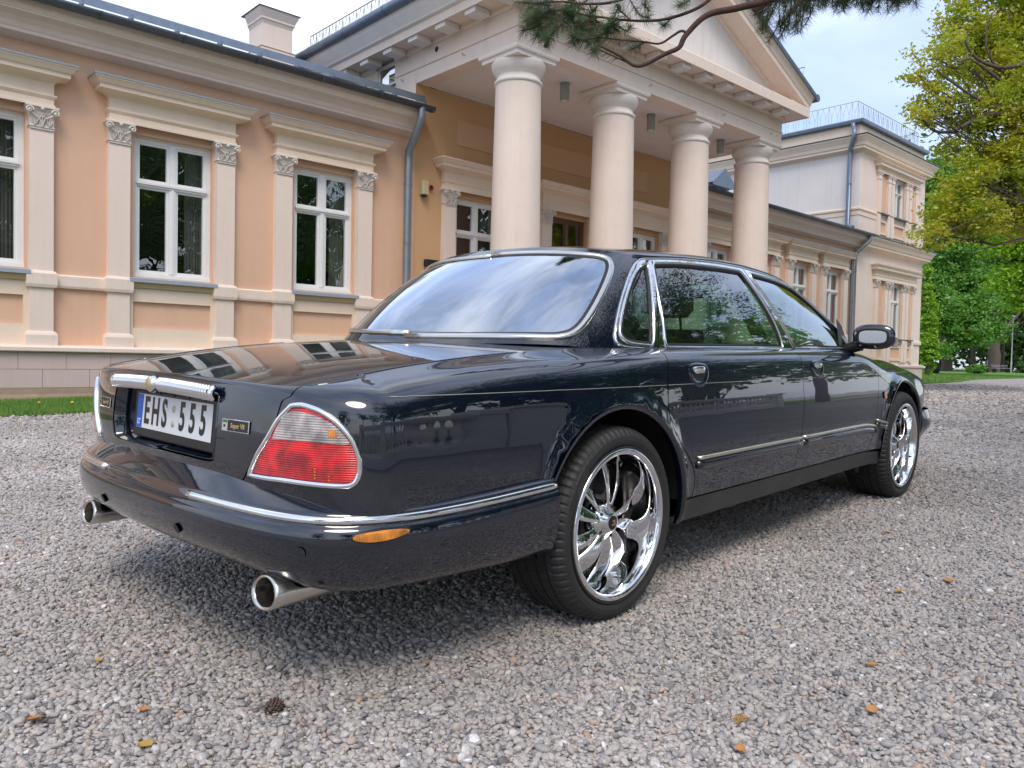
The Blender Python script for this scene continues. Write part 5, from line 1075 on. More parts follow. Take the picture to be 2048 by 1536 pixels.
M['satin'] = mat('satin_steel', (.72, .69, .64), .22, 1, noise=(20, .4, (.58, .55, .50)))
M['trim'] = mat('champagne_trim', (.62, .56, .46), .25, .8)
M['rubber'] = mat('black_rubber', (.014, .014, .015), .6, bump=(60, .2, .003))
M['tyre'] = mat('tyre_rubber', (.020, .020, .021), .62, noise=(9, .7, (.032, .031, .030)), bump=(90, .25, .002))
M['sill'] = mat('satin_black_sill', (.022, .023, .026), .45, noise=(6, .8, (.06, .055, .050)))
M['cabin'] = mat('dark_leather', (.030, .030, .034), .45)
M['cabin2'] = mat('cabin_cloth', (.04, .04, .04), .8)
M['wood'] = mat('walnut', (.16, .07, .03), .25, coat=1)
M['sideglass'] = glass_mat('green_side_glass', (.42, .62, .50), 1.52, 2.4)
M['rearglass'] = glass_mat('tinted_rear_glass', (.035, .045, .05), 1.6, 1.9, (.86, .92, 1.0), .32)
M['blue'] = mat('plate_blue', (.01, .11, .55), .4); M['platewhite'] = mat('plate_white', (.78, .79, .80), .35, noise=(18, .3, (.70, .71, .72))); M['ink'] = mat('plate_black', (.012, .012, .013), .4)
M['gold'] = mat('gold_print', (.62, .46, .20), .35, .6); M['sticker'] = mat('plate_sticker', (.55, .52, .45), .6, noise=(90, .8, (.62, .50, .22)))
M['stripe'] = mat('silver_stripe', (.42, .43, .36), .4, .3)
M['disc'] = mat('brake_steel', (.25, .24, .23), .4, .9, noise=(20, .6, (.12, .10, .09)))
def lens_mat(name, col, scale, dirx, depth=.8, trans=.0, emit=0):
    """moulded lamp lens: fine ribs under a clear glossy face"""
    m = mat(name, col, .22, 0, 1.0, .5); t = m.node_tree; p = t.nodes['Principled BSDF']; A = t.nodes.new; K = t.links.new
    tc = A('ShaderNodeTexCoord'); w_ = A('ShaderNodeTexWave'); w_.wave_type = 'BANDS'; w_.bands_direction = dirx; w_.inputs['Scale'].default_value = scale; w_.inputs['Distortion'].default_value = .4; K(tc.outputs['Object'], w_.inputs['Vector'])
    n = A('ShaderNodeTexNoise'); n.inputs['Scale'].default_value = 22; n.inputs['Detail'].default_value = 3; K(tc.outputs['Object'], n.inputs['Vector'])
    mr = A('ShaderNodeMapRange'); mr.inputs[1].default_value = .35; mr.inputs[2].default_value = .65; mr.inputs[3].default_value = .45; mr.inputs[4].default_value = 1.25; K(n.outputs[0], mr.inputs[0])
    ml = A('ShaderNodeMath'); ml.operation = 'MULTIPLY_ADD'; ml.inputs[1].default_value = depth*.6; ml.inputs[2].default_value = 1-depth*.35; K(w_.outputs['Fac'], ml.inputs[0])
    mm = A('ShaderNodeMath'); mm.operation = 'MULTIPLY'; K(ml.outputs[0], mm.inputs[0]); K(mr.outputs[0], mm.inputs[1])
    sc = A('ShaderNodeVectorMath'); sc.operation = 'SCALE'; sc.inputs[0].default_value = col; K(mm.outputs[0], sc.inputs[3]); K(sc.outputs[0], p.inputs['Base Color'])
    b = A('ShaderNodeBump'); b.inputs['Strength'].default_value = .6; b.inputs['Distance'].default_value = .002; K(w_.outputs['Fac'], b.inputs['Height']); K(b.outputs[0], p.inputs['Normal'])
    p.inputs['Coat Roughness'].default_value = .02; return m
M['red'] = lens_mat('red_lens', (.70, .008, .010), 55, 'Z', .45)
M['redp'] = mat('red_lens_plain', (.66, .008, .010), .18, 0, 1)
M['clear'] = lens_mat('clear_ribbed_lens', (.46, .40, .38), 50, 'Z', .55)
M['amber'] = lens_mat('amber_lens', (.80, .27, .015), 90, 'X', .5)

CT = Matrix(((0.99669035, -0.07845092, -0.02130255, 2.0043), (0.07800017, 0.99672737, -0.0212255, 2.6055), (0.022898, 0.01949365, 0.99954774, 0), (0, 0, 0, 1)))
car = bpy.data.objects.new('car', None); link(car); car.matrix_world = CT
tag(car, 'dark navy four-door saloon with chrome wheels and trim, parked on the gravel, seen from behind', 'car')

def densify(P, d, sc, closed=True):
    out = []; n = len(P)
    for i in range(n if closed else n-1):
        a = np.array(P[i], float); b = np.array(P[(i+1) % n], float); k = max(1, int(math.ceil(np.linalg.norm((b-a)*sc)/d)))
        out += [a+(b-a)*j/k for j in range(k)]
    if not closed: out.append(np.array(P[-1], float))
    return np.array(out)
def smooth_poly(P, n=6, closed=True, corners=()):
    """catmull-rom through the points; listed corner indices stay sharp"""
    P = [np.array(p, float) for p in P]; m = len(P); out = []
    for i in range(m if closed else m-1):
        b, c = P[i], P[(i+1) % m]
        a = P[(i-1) % m] if (closed or i > 0) else b; d = P[(i+2) % m] if (closed or i < m-2) else c
        if i in corners: a = b
        if (i+1) % m in corners: d = c
        for k in range(n):
            t = k/n; out.append(.5*((2*b)+(c-a)*t+(2*a-5*b+4*c-d)*t*t+(3*b-a-3*c+d)*t*t*t))
    if not closed: out.append(P[-1])
    return np.array(out)
def poly_area(P): x, y = P[:, 0], P[:, 1]; return .5*np.sum(x*np.roll(y, -1)-y*np.roll(x, -1))
def inset_poly(P, d, sc, lock=None):
    Q = P*sc; s = np.sign(poly_area(Q)); n = len(Q); e = np.roll(Q, -1, 0)-Q; e /= np.linalg.norm(e, axis=1)[:, None]+1e-12
    nr = np.stack([-e[:, 1], e[:, 0]], 1)*s; b = nr+np.roll(nr, 1, 0); b /= np.maximum(.35, (1+(nr*np.roll(nr, 1, 0)).sum(1)))[:, None]
    R_ = Q+b*d
    if lock is not None:
        k = lock(P); R_[k, 0] = Q[k, 0]
    return R_/sc
def inside(pts, P):
    x, y = pts[:, 0], pts[:, 1]; c = np.zeros(len(pts), bool); n = len(P)
    for i in range(n):
        x0, y0 = P[i]; x1, y1 = P[(i+1) % n]
        k = ((y0 > y) != (y1 > y)); 
        if abs(y1-y0) > 1e-12: c ^= k & (x < (x1-x0)*(y-y0)/(y1-y0)+x0)
    return c
def patch(name, F, outer, m, parent=None, holes=(), res=.035, off=0.0, gap=.0022, flange=.014, sc=(1., .5), sides=(1,), seam=None, mirror_join=False, flip=False):
    """trimmed piece of a body surface. outer / holes are outlines in surface coordinates. sides: 1 right, -1 left side of the car"""
    sc = np.array(sc, float); lock = (lambda P: np.abs(P[:, seam[0]]-seam[1]) < 1e-5) if seam else None
    lp = [inset_poly(densify(outer, res*.6, sc), gap, sc, lock)]
    hl = [inset_poly(densify(h, res*.6, sc), -gap*.5, sc) for h in holes]
    verts = []; edges = []; 
    for P in lp+hl:
        o = len(verts); verts += [Vector(p*sc) for p in P]; edges += [(o+i, o+(i+1) % len(P)) for i in range(len(P))]
    nb = len(verts); allb = np.array([v[:] for v in verts]); lo, hi = (lp[0]*sc).min(0), (lp[0]*sc).max(0)
    gx, gy = np.meshgrid(np.arange(lo[0]+res/2, hi[0], res), np.arange(lo[1]+res/2, hi[1], res*.87), indexing='ij'); gx = gx+(np.arange(gx.shape[1]) % 2)*res/2
    g = np.stack([gx.ravel(), gy.ravel()], 1)
    k = inside(g, lp[0]*sc)
    for h in hl: k &= ~inside(g, h*sc)
    g = g[k]
    if len(g): 
        dm = np.min(((g[:, None, :]-allb[None])**2).sum(2), axis=1); g = g[dm > (res*.45)**2]
    verts += [Vector(p) for p in g]
    vo, eo, fo, ov, oe, of_ = delaunay_2d_cdt(verts, edges, [], 0, 1e-6)
    vo = np.array([v[:] for v in vo]); fo = np.array([f for f in fo if len(f) == 3]); c = vo[fo].mean(1); k = inside(c, lp[0]*sc)
    for h in hl: k &= ~inside(c, h*sc)
    fo = fo[k]; uv = vo/sc
    Fo = (lambda a, b: F(a, b, off)) if off else F
    P = Fo(uv[:, 0], uv[:, 1]); Nn = normal_of(F, uv[:, 0], uv[:, 1])
    # boundary edges of the kept triangles
    ed = {}
    for f in fo:
        for a, b in ((f[0], f[1]), (f[1], f[2]), (f[2], f[0])): ed.setdefault((min(a, b), max(a, b)), []).append((a, b))
    bd = [v[0] for v in ed.values() if len(v) == 1]
    if seam: bd = [(a, b) for a, b in bd if not (abs(uv[a, seam[0]]-seam[1]) < 1e-4 and abs(uv[b, seam[0]]-seam[1]) < 1e-4)]
    res_o = None
    allV, allN, allF = [], [], []
    for sd in sides:
        V = P.copy(); Nm = Nn.copy()
        if sd == 1: V[:, 1] *= -1; Nm[:, 1] *= -1
        tri = fo.copy(); a, b, c = V[tri[:, 0]], V[tri[:, 1]], V[tri[:, 2]]; fn = np.cross(b-a, c-a); s = (fn*Nm[tri[:, 0]]).sum(1) < 0; tri[s] = tri[s][:, ::-1]
        Fc = [tuple(int(i) for i in t_) for t_ in tri]; VV = list(V); NN = list(Nm)
        if flange > 0:
            for a, b in bd:
                o = len(VV); VV += [V[a], V[b], V[b]-Nm[b]*flange, V[a]-Nm[a]*flange]; e = V[b]-V[a]; q = np.cross(e, Nm[a]); q /= np.linalg.norm(q)+1e-12; 
                mid = V[[t_ for t_ in (a,)]].mean(0); NN += [q]*4; Fc.append((o, o+1, o+2, o+3))
        o = len(allV); allV += VV; allN += NN; allF += [tuple(i+o for i in f) for f in Fc]
    me = bpy.data.meshes.new(name); me.from_pydata([tuple(v) for v in allV], [], allF); me.materials.append(m); me.polygons.foreach_set('use_smooth', [True]*len(allF)); me.update()
    nn = np.array(allN); nn /= np.linalg.norm(nn, axis=1)[:, None]+1e-12
    me.normals_split_custom_set_from_vertices([tuple(n) for n in nn])
    return link(bpy.data.objects.new(name, me), parent)
def ring(name, F, path, prof, m, parent=None, closed=True, side=1, sc=(1., .5), dens=.02, resample=True, smooth=True, both=False):
    """strip swept along a path lying on a surface; prof: (lateral, height) from inside to outside of the outline"""
    sc = np.array(sc, float); P = densify(path, dens, sc, closed) if resample else np.array(path, float)
    X = F(P[:, 0], P[:, 1]); Nn = normal_of(F, P[:, 0], P[:, 1]); V, Fc = [], []; ss = (1, -1) if both else (side,)
    for sd in ss:
        x = X.copy(); nn = Nn.copy()
        if sd == 1: x[:, 1] *= -1; nn[:, 1] *= -1
        n = len(x)
        if closed: T = np.roll(x, -1, 0)-np.roll(x, 1, 0)
        else: T = np.gradient(x, axis=0)
        T /= np.linalg.norm(T, axis=1)[:, None]+1e-12; B = np.cross(T, nn); B /= np.linalg.norm(B, axis=1)[:, None]+1e-12
        if closed:
            c = x.mean(0); s = np.sign(((x-c)*B).sum()); B *= s if s != 0 else 1
        o = len(V); k = len(prof)
        for i in range(n): V += [tuple(x[i]+B[i]*a+nn[i]*b) for a, b in prof]
        Fc += [(o+i*k+j, o+((i+1) % n)*k+j, o+((i+1) % n)*k+j+1, o+i*k+j+1) for i in range(n if closed else n-1) for j in range(k-1)]
        if not closed: Fc += [tuple(o+j for j in range(k))[::-1], tuple(o+(n-1)*k+j for j in range(k))]
    mb = MB(); mb.add(V, Fc, smooth); return mb.build(name, m, parent)
def zt(z): return None
SX = s_of_x
def arch_poly(cx, r=.388, zc=.3305):
    """wheel opening in surface coordinates"""
    out = []
    for a in np.linspace(-.62, math.pi+.62, 44):
        X, Z = cx+r*math.cos(a), zc+r*math.sin(a); s = float(SX(np.array(X)))
        ts = np.linspace(0, 1.25, 400); zz = W(np.full(400, s), ts)[:, 2]
        out.append((s, float(np.interp(Z, zz, ts)) if Z > zz[0] else -.05))
    return out
ARCH = [arch_poly(0.0), arch_poly(3.0)]
def t_at(s, z):
    ts = np.linspace(0, 2, 600); zz = W(np.full(600, float(s)), ts)[:, 2]; return float(np.interp(z, zz, ts))
# outlines (perimeter s, section t)
lidedge = [(.650, 2.0), (.636, 1.25), (.612, 1.02), (.596, .906), (.570, .83), (.518, .717), (.479, .629), (.462, .605), (.435, .598)]
rdoor_b = [(2.205, 2.0), (2.165, 1.35), (2.137, 1.006), (2.124, .843), (2.126, .767), (2.150, .654), (2.195, .58), (2.254, .505), (2.300, .425), (2.325, .35), (2.322, .27), (2.310, .232)]
rdfd = [(3.365, 2.0), (3.325, 1.2), (3.303, .943), (3.312, .755), (3.290, .478), (3.225, .232)]
fdf = [(4.40, 2.0), (4.385, 1.1), (4.375, .90), (4.362, .767), (4.335, .478), (4.25, .232)]
T0_ = .232; TB = .09
body = [*lidedge, (0, .598), (0, .40), (1.46, .40), (1.46, .235), (2.300, .235), *rdoor_b[::-1]]
lamp = smooth_poly([(.645, .985), (.690, 1.002), (.738, .996), (.777, .969), (.812, .915), (.829, .85), (.834, .79), (.829, .735), (.812, .698), (.764, .682), (.674, .660), (.583, .650), (.505, .650), (.538, .740), (.577, .832), (.606, .912)], 4, True, (0, 12))
BS = (1, -1)
b_ = patch('body', W, body, M['paint'], car, [ARCH[0], lamp], sides=BS, seam=(0, 0.0), res=.035)
sl = [(2.10, TB), (4.62, TB), (4.62, .228), (2.10, .228)]
for sd in BS: patch('sill', lambda s, t, off=0.0: W(s, t, off-.006), sl, M['sill'], car, [ARCH[0], ARCH[1]], sides=(sd,), res=.06)
for sd, lab in ((1, 'right'), (-1, 'left')):
    rd = patch('door', W, [*rdoor_b, *rdfd[::-1]], M['paint'], car, sides=(sd,))
    fd = patch('door', W, [*rdfd, *fdf[::-1]], M['paint'], car, sides=(sd,))
    fe = patch('front_wing', W, [*fdf, (4.50, .262), (5.17, .262), (5.17, .09), (S_END-.95, .09), (S_END-.60, .30), (S_END-.60, 2.0), (4.9, 2.0)], M['paint'], car, [ARCH[1]], sides=(sd,))
    # handles: oval recess with chrome flap
    for dd, s0, z_ in ((rd, 2.352, .838), (fd, 3.492, .838)):
        t0 = t_at(s0, z_)
        q = [(s0+.060*math.cos(a), t0+.048*math.sin(a)/.6*1.0*(1 if True else 1)) for a in np.linspace(0, 2*math.pi, 28, endpoint=False)]
        patch('handle_recess', W, [(s0+.052*math.cos(a), t0+.064*math.sin(a)) for a in np.linspace(0, 2*math.pi, 28, endpoint=False)], M['blackm'], dd, off=.0012, flange=0, gap=0, res=.012, sides=(sd,))
        ring('handle_surround', W, [(s0+.062*math.cos(a), t0+.078*math.sin(a)) for a in np.linspace(0, 2*math.pi, 40, endpoint=False)], [(-.012, .0005), (-.006, .004), (0, .0055), (.006, .004), (.012, .0003)], M['paint'], dd, side=sd, resample=False)
        def HB(u, v, off=0.0, s0=s0, t0=t0):
            u = np.asarray(u, float); v = np.asarray(v, float); bul = .016*(1-np.clip(np.abs(u), 0, 1)**2.5)*(1-np.clip(np.abs(v), 0, 1)**3)+.004
            return W(s0+u*.044, t0+.016+v*.036)+normal_of(W, s0+u*.044, t0+.016+v*.036)*(bul+off)[..., None]
        patch('handle', HB, [(math.copysign(abs(math.cos(a))**.7, math.cos(a)), math.copysign(abs(math.sin(a))**.7, math.sin(a))) for a in np.linspace(0, 2*math.pi, 30, endpoint=False)], M['chrome'], dd, sc=(.045, .02), res=.006, gap=0, flange=.01, sides=(sd,))
    # side rubbing strips and pinstripe
    for dd, sa, sb in ((rd, 2.335, 3.288), (fd, 3.312, 4.328), (fe, 4.352, 4.468)):
        tc_ = t_at((sa+sb)/2, .506)
        ring('chrome_strip', W, [(sa, tc_), (sb, tc_+.002)], [(-.0075, .0), (-.0075, .009), (-.004, .0125), (.004, .0125), (.0075, .009), (.0075, 0)], M['trim'], dd, False, sd, dens=.05)
        ring('rub_strip', W, [(sa-.002, tc_-.042), (sb+.002, tc_-.040)], [(-.015, -.002), (-.015, .006), (-.006, .011), (.008, .0115), (.0145, .008), (.015, -.002)], M['paint'], dd, False, sd, dens=.05)
    for dd, sa, sb in ((b_, .93, 2.118), (rd, 2.131, 3.307), (fd, 3.312, 4.365), (fe, 4.371, 5.15)):
        pts = [(s_, t_at(s_, .798-.006*(s_-.93)/1.1)) for s_ in np.linspace(sa, sb, 14)]
        ring('pinstripe', W, pts, [(-.0009, .0004), (-.0009, .0011), (.0009, .0011), (.0009, .0004)], M['stripe'], dd, False, sd, dens=.05)
    # wheel-arch lips
    for dd, ar in ((b_, ARCH[0]), (fe, ARCH[1])):
        P_ = [p for p in ar if p[1] > .10]; ring('arch_lip', W, P_, [(-.004, -.020), (-.001, -.002), (.006, .0035), (.014, .0035), (.020, .0008)], M['paint'], dd, False, sd, resample=False)
    # side repeater on the front wing
    s0, t0 = 4.475, t_at(4.475, .655); patch('side_repeater', W, [(s0+.024*math.cos(a), t0+.036*math.sin(a)) for a in np.linspace(0, 2*math.pi, 18, endpoint=False)], M['amber'], fe, off=.006, flange=.008, gap=0, res=.01, sides=(sd,))
    # tail lamp
    tl = patch('tail_lamp', W, lamp, M['red'], car, off=.003, gap=.006, flange=.012, res=.02, sides=(sd,))
    cl = smooth_poly([(.592, .826), (.600, .862), (.626, .940), (.66, .966), (.7125, .976), (.751, .968), (.777, .952), (.800, .918), (.811, .890), (.795, .880), (.7125, .857), (.648, .836)], 4, True, (0, 8))
    patch('clear_lens', W, cl, M['clear'], tl, off=.0045, gap=.0, flange=.004, res=.02, sides=(sd,))
    patch('amber_bulb', W, [(.768+.012*math.cos(a), .918+.020*math.sin(a)) for a in np.linspace(0, 2*math.pi, 16, endpoint=False)], M['amber'], tl, off=.0056, gap=.0, flange=.0, res=.01, sides=(sd,))
    for qx, qt in ((.725, .742), (.725, .728), (.725, .714), (.725, .700), (.762, .722), (.762, .705)):
        patch('lamp_prism', W, [(qx+.0035*math.cos(a), qt+.005*math.sin(a)) for a in np.linspace(0, 2*math.pi, 8, endpoint=False)], M['amber'], tl, off=.0048, gap=0, flange=0, res=.01, sides=(sd,))
    ring('lamp_bezel', W, lamp, [(-.006, -.004), (-.006, .005), (-.002, .0085), (.004, .0085), (.008, .004), (.008, -.004)], M['chrome'], tl, True, sd, resample=False)
    # quarter, rear and front side glass with chrome surrounds
    qg = smooth_poly([(5.28, .062), (4.74, .075), (4.47, .115), (4.33, .20), (4.26, .42), (4.33, .68), (4.52, .84), (4.80, .895), (4.90, .75), (5.08, .45), (5.24, .18)], 3, True, (0, 7))
    rg = smooth_poly([(5.62, .050), (5.47, .30), (5.25, .60), (5.10, .87), (5.20, .905), (6.04, .912), (7.2, .910), (7.83, .905), (7.90, .86), (7.99, .55), (8.03, .30), (8.02, .05)], 3, True, (0, 4, 7, 11))
    fg = smooth_poly([(8.30, .045), (8.27, .30), (8.24, .55), (8.17, .86), (8.24, .90), (8.9, .90), (9.45, .885), (9.80, .84), (9.96, .70), (9.97, .50), (9.93, .28), (9.80, .05)], 3, True, (0, 4, 11))
    DLO = smooth_poly([(5.50, .006), (4.60, .014), (4.27, .08), (4.12, .24), (4.07, .50), (4.17, .80), (4.45, .945), (4.9, .975), (6.0, .985), (7.2, .985), (8.4, .975), (9.3, .965), (9.85, .93), (10.12, .80), (10.16, .55), (10.10, .30), (9.98, .006)], 3, True, (0, 16))
    GS = (.3, .42)
    fr = patch('window_frame', G, DLO, M['chrome'], car, [qg, rg, fg], res=.03, off=.004, gap=.0, flange=.010, sc=GS, sides=(sd,))
    for nm, oc in (('quarter_glass', qg), ('side_glass', rg), ('side_glass', fg)):
        gg_ = patch(nm, G, oc, M['sideglass'], fr, res=.05, off=-.004, gap=-.002, flange=0, sc=GS, sides=(sd,))
        ring('seal', G, oc, [(-.010, -.003), (-.008, .0035), (.001, .0045)], M['rubber'], gg_, True, sd, sc=GS, resample=False)
        ring('chrome_bead', G, oc, [(.003, .004), (.004, .0095), (.008, .0115), (.012, .0095), (.0135, .004)], M['chrome'], gg_, True, sd, sc=GS, resample=False)
    ring('chrome_bead', G, DLO, [(-.008, .0035), (-.006, .008), (-.002, .0095), (.001, .007), (.002, .000)], M['chrome'], fr, True, sd, sc=GS, resample=False)
    for ka, kb, kc in ((5.47, 5.02, .0), (8.17, 8.06, 0)):
        pth = [(ka, .02), ((ka+kb)/2-.02, .5), (kb, .95)]; ring('pillar_gap', G, pth, [(-.0022, .0052), (.0022, .0052)], M['ink'], fr, False, sd, sc=GS)
# greenhouse skin, screens and roof
rwin = smooth_poly([(0, .045), (1.5, .045), (2.5, .048), (2.95, .06), (3.22, .12), (3.37, .28), (3.46, .52), (3.47, .74), (3.36, .845), (3.12, .885), (2.5, .895), (1.2, .90), (0, .90)], 3, False)
wscr = [(13, .05), (11.8, .05), (10.95, .07), (10.86, .2), (10.84, .8), (10.95, .93), (11.8, .95), (13, .95)]
GS = (.3, .42)
cab = patch('cabin_shell', G, [(0, -.02), (13, -.02), (13, 1), (0, 1)], M['paint'], car, [[(-.3, .045), *[tuple(p) for p in rwin[:]], (-.3, .90)], [(13.3, .05), *wscr, (13.3, .95)], DLO], res=.035, gap=0, flange=.01, sc=GS, sides=BS, seam=(0, 0.0))
# the roof skin
def RF(x, y, off=0.0):
    x = np.asarray(x, float); y = np.asarray(y, float); return np.stack([x, y, ROOF(x, y)+off], -1)
kk = np.linspace(0, 13, 80); gt = G(kk, np.ones(80)); rp_ = [(float(p[0]), max(0.0, float(p[1])-.0)) for p in gt]
patch('roof', RF, rp_, M['paint'], car, res=.03, gap=0, flange=0, sc=(1, 1), sides=BS, seam=(1, 0.0))
rgl = patch('rear_screen', G, [*[tuple(p) for p in rwin]], M['rearglass'], car, res=.03, off=-.002, gap=-.003, flange=0, sc=GS, sides=BS, seam=(0, 0.0))
for sd in BS: pass
ring('chrome_surround', G, rwin, [(-.004, .0), (-.004, .006), (.004, .010), (.013, .010), (.019, .005), (.020, .0)], M['satin'], rgl, False, 1, sc=GS, resample=False, both=True)
ring('screen_seal', G, rwin, [(-.016, -.001), (-.006, .0012), (-.003, .001)], M['ink'], rgl, False, 1, sc=GS, resample=False, both=True)
wgl = patch('windscreen', G, wscr, M['sideglass'], car, res=.05, off=-.002, gap=-.003, flange=0, sc=GS, sides=BS, seam=(0, 13.0))
ring('rain_rail', G, [(4.2, .992), (4.6, 1.0), (6, 1.0), (8, 1.0), (9.6, .995), (10.1, .95)], [(-.005, .0), (-.003, .008), (.003, .008), (.005, .0)], M['paint'], cab, False, 1, sc=GS, both=True)
# boot lid: rear face from the body surface, top from the deck
rec = smooth_poly([(0, 1.01), (.25, 1.01), (.328, 1.0), (.350, .95), (.354, .80), (.344, .70), (.320, .668), (.20, .664), (0, .664)], 3, False)
lid = patch('boot_lid', W, [*lidedge, (0, .598), (0, 2.0)], M['paint'], car, [[*[tuple(p) for p in rec], (-.3, .664), (-.3, 1.02)]], res=.03, sides=BS, seam=(0, 0.0), flange=.012)
def DK(x, y, off=0.0):
    x = np.asarray(x, float); y = np.asarray(y, float); return np.stack([x, y, DECK(x, y)+off], -1)
sA = np.linspace(0, .650, 16); cA = W(sA, np.full(16, 2.0)); sB = np.linspace(.655, float(SX(np.array(-.33))), 24); cB = W(sB, np.full(24, 2.0))
lt = [(p[0], max(0., p[1])) for p in cA]+[(p[0], p[1]-.004) for p in cB]+[(-.352, .66), (-.375, .55), (-.405, .35), (-.425, .15), (-.43, 0)]
def DKe(x, y, off=0.0): return DK(x, y, off)
patch('lid_skin', DK, lt, M['paint'], lid, res=.03, gap=.0, flange=.0, sc=(1, 1), sides=BS, seam=(1, 0.0))
sC = np.linspace(float(SX(np.array(-.325))), float(SX(np.array(.42))), 16); cC = W(sC, np.full(16, 2.0))
ct = [(-.422, 0), (-.417, .15), (-.397, .35), (-.367, .55), (-.344, .66)]+[(p[0], p[1]) for p in cC]+[(.42, .60), (.1, .5), (-.1, .3), (-.12, 0)]
patch('rear_deck', DK, ct, M['paint'], b_, res=.03, gap=.0, flange=.012, sc=(1, 1), sides=BS, seam=(1, 0.0))
# number-plate recess
RB = lambda s, t, off=0.0: W(s, t, off-.052)
patch('plate_recess', RB, [(0, 1.08), (.40, 1.08), (.40, .62), (0, .62)], M['paint'], lid, res=.05, gap=0, flange=0, sides=BS, seam=(0, 0.0))
ring('recess_wall', W, rec, [(-.004, -.055), (0, -.006), (.003, -.001), (.008, .0008)], M['paint'], lid, False, 1, resample=False, both=True)
# crest line along the wing edge
ridge = [(s_, 2.0) for s_ in np.linspace(.66, float(SX(np.array(-.32))), 30)]
ring('wing_edge', W, ridge, [(.006, -.004), (.004, .0012), (.001, .0030), (-.003, .0016), (-.006, -.004)], M['paint'], b_, False, 1, resample=False, both=True)
ring('gap_line', W, [(s_, 2.0) for s_ in np.linspace(.655, float(SX(np.array(-.33))), 30)], [(-.0022, .0003), (-.0022, .0008), (.0014, .0008), (.0014, .0003)], M['ink'], lid, False, 1, resample=False, both=True)
# bonnet and nose
sN = np.linspace(float(SX(np.array(2.2))), S_END, 50); cN = W(sN, np.full(50, 2.0))
patch('bonnet', DK, [(p[0], max(0., p[1])) for p in cN]+[(2.2, 0)], M['paint'], car, res=.05, gap=0, flange=0, sc=(1, 1), sides=BS, seam=(1, 0.0))
patch('nose', W, [(S_END-.60, .55), (S_END-.60, 2.0), (S_END, 2.0), (S_END, .55)], M['paint'], car, res=.05, gap=0, flange=0, sides=BS, seam=(0, S_END))
def FB(s, t, off=0.0):
    s = np.asarray(s, float); t = np.asarray(t, float); P = PLANS(s); e = 1e-4; T = PLANS(np.clip(s+e, 0, S_END))-PLANS(np.clip(s-e, 0, S_END)); T /= np.linalg.norm(T, axis=-1, keepdims=True); n = np.stack([-T[..., 1], T[..., 0]], -1)
    d = -.030-.02*np.sin(np.pi*np.clip(t, 0, 1))*1+.04*sm(t, .5, 1)-off; d = d*sm(s, S_END-1.25, S_END-.9)+.02*(1-sm(s, S_END-1.25, S_END-.9)); return np.stack([P[..., 0]-n[..., 0]*d, P[..., 1]-n[..., 1]*d, .515-.20*t], -1)
fb = patch('front_bumper', FB, [(S_END-1.12, 0), (S_END, 0), (S_END, 1), (S_END-1.12, 1)], M['paint'], car, res=.05, gap=0, flange=.06, sc=(1, .4), sides=BS, seam=(0, S_END))
patch('marker_lamp', FB, [(S_END-.80, .18), (S_END-.62, .18), (S_END-.62, .32), (S_END-.80, .32)], M['redp'], fb, off=.004, res=.03, gap=0, flange=.005, sc=(1, .4), sides=(1,))
# rear bumper
cut = []
bp = [(0, 0), (B_END, 0), (B_END, 1), (.80, 1), (.76, .97), (.70, .905), (.62, .875), (.55, .905), (.50, .97), (.48, 1), (0, 1)]
bmp = patch('rear_bumper', BM, bp, M['paint'], car, res=.03, gap=0, flange=.025, sc=(1, .42), sides=BS, seam=(0, 0.0))
for sd in BS:
    ch_ = [(s_, .372+.012*math.sin((s_-.3)*2)) for s_ in np.linspace(.30, 1.62, 60)]
    k_ = ring('chrome_strip', BM, ch_, [(-.0115, -.001), (-.0105, .006), (-.005, .0105), (.005, .0105), (.0105, .006), (.0115, -.001)], M['chrome'], bmp, False, sd, sc=(1, .42), resample=False)
    el = [(.955+.072*math.cos(a)*(1), .545+.042*math.sin(a)-.30*(.072*math.cos(a))*.6) for a in np.linspace(0, 2*math.pi, 30, endpoint=False)]
    mk = patch('side_marker', BM, el, M['amber'], bmp, off=.006, gap=0, flange=.008, res=.012, sc=(1, .42), sides=(sd,))
    ring('marker_seal', BM, el, [(-.001, .004), (.002, .003), (.004, 0)], M['ink'], mk, True, sd, sc=(1, .42), resample=False)
    for s0 in (.27, .756):
        t0 = .70 if s0 < .5 else .655
        ps = patch('parking_sensor', BM, [(s0+.0135*math.cos(a), t0+.032*math.sin(a)) for a in np.linspace(0, 2*math.pi, 20, endpoint=False)], M['blackm' if s0 < .5 else 'paint'], bmp, off=.0035 if s0 > .5 else .006, gap=0, flange=.006, res=.01, sc=(1, .42), sides=(sd,))
# dark shell behind the gaps, floor and wheel wells
inn = lambda s, t, off=0.0: W(s, t, -.030)
patch('inner_shell', inn, [(.0, .40), (1.5, .40), (1.5, .12), (S_END, .12), (S_END, 1.99), (.0, 1.99)], M['blackm'], car, [arch_poly(0.0, .40), arch_poly(3.0, .40), [(-.1, .60), (.42, .60), (.42, 1.12), (-.1, 1.12)]], res=.09, gap=0, flange=0, sides=BS, seam=(0, 0.0))
mb = MB(); mb.box(.3, 2.7, -.80, .80, .235, .26); mb.box(-1.0, .3, -.5, .5, .30, .33); mb.box(2.7, 3.8, -.5, .5, .235, .26); mb.box(-.95, -.45, -.70, .70, .33, .42); mb.tube([(-.95, -.6, .29), (-.6, -.6, .26), (1.2, -.3, .24)], .03, 8)
mb.box(.4, 2.6, -.25, .25, .19, .24); mb.lathe([(0, -.22), (.09, -.20), (.09, .20), (0, .22)], (-.68, -.50, .30), 14, 'x'); mb.lathe([(0, -.22), (.09, -.20), (.09, .20), (0, .22)], (-.68, .50, .30), 14, 'x')
mb.build('underbody', M['blackm'], car)
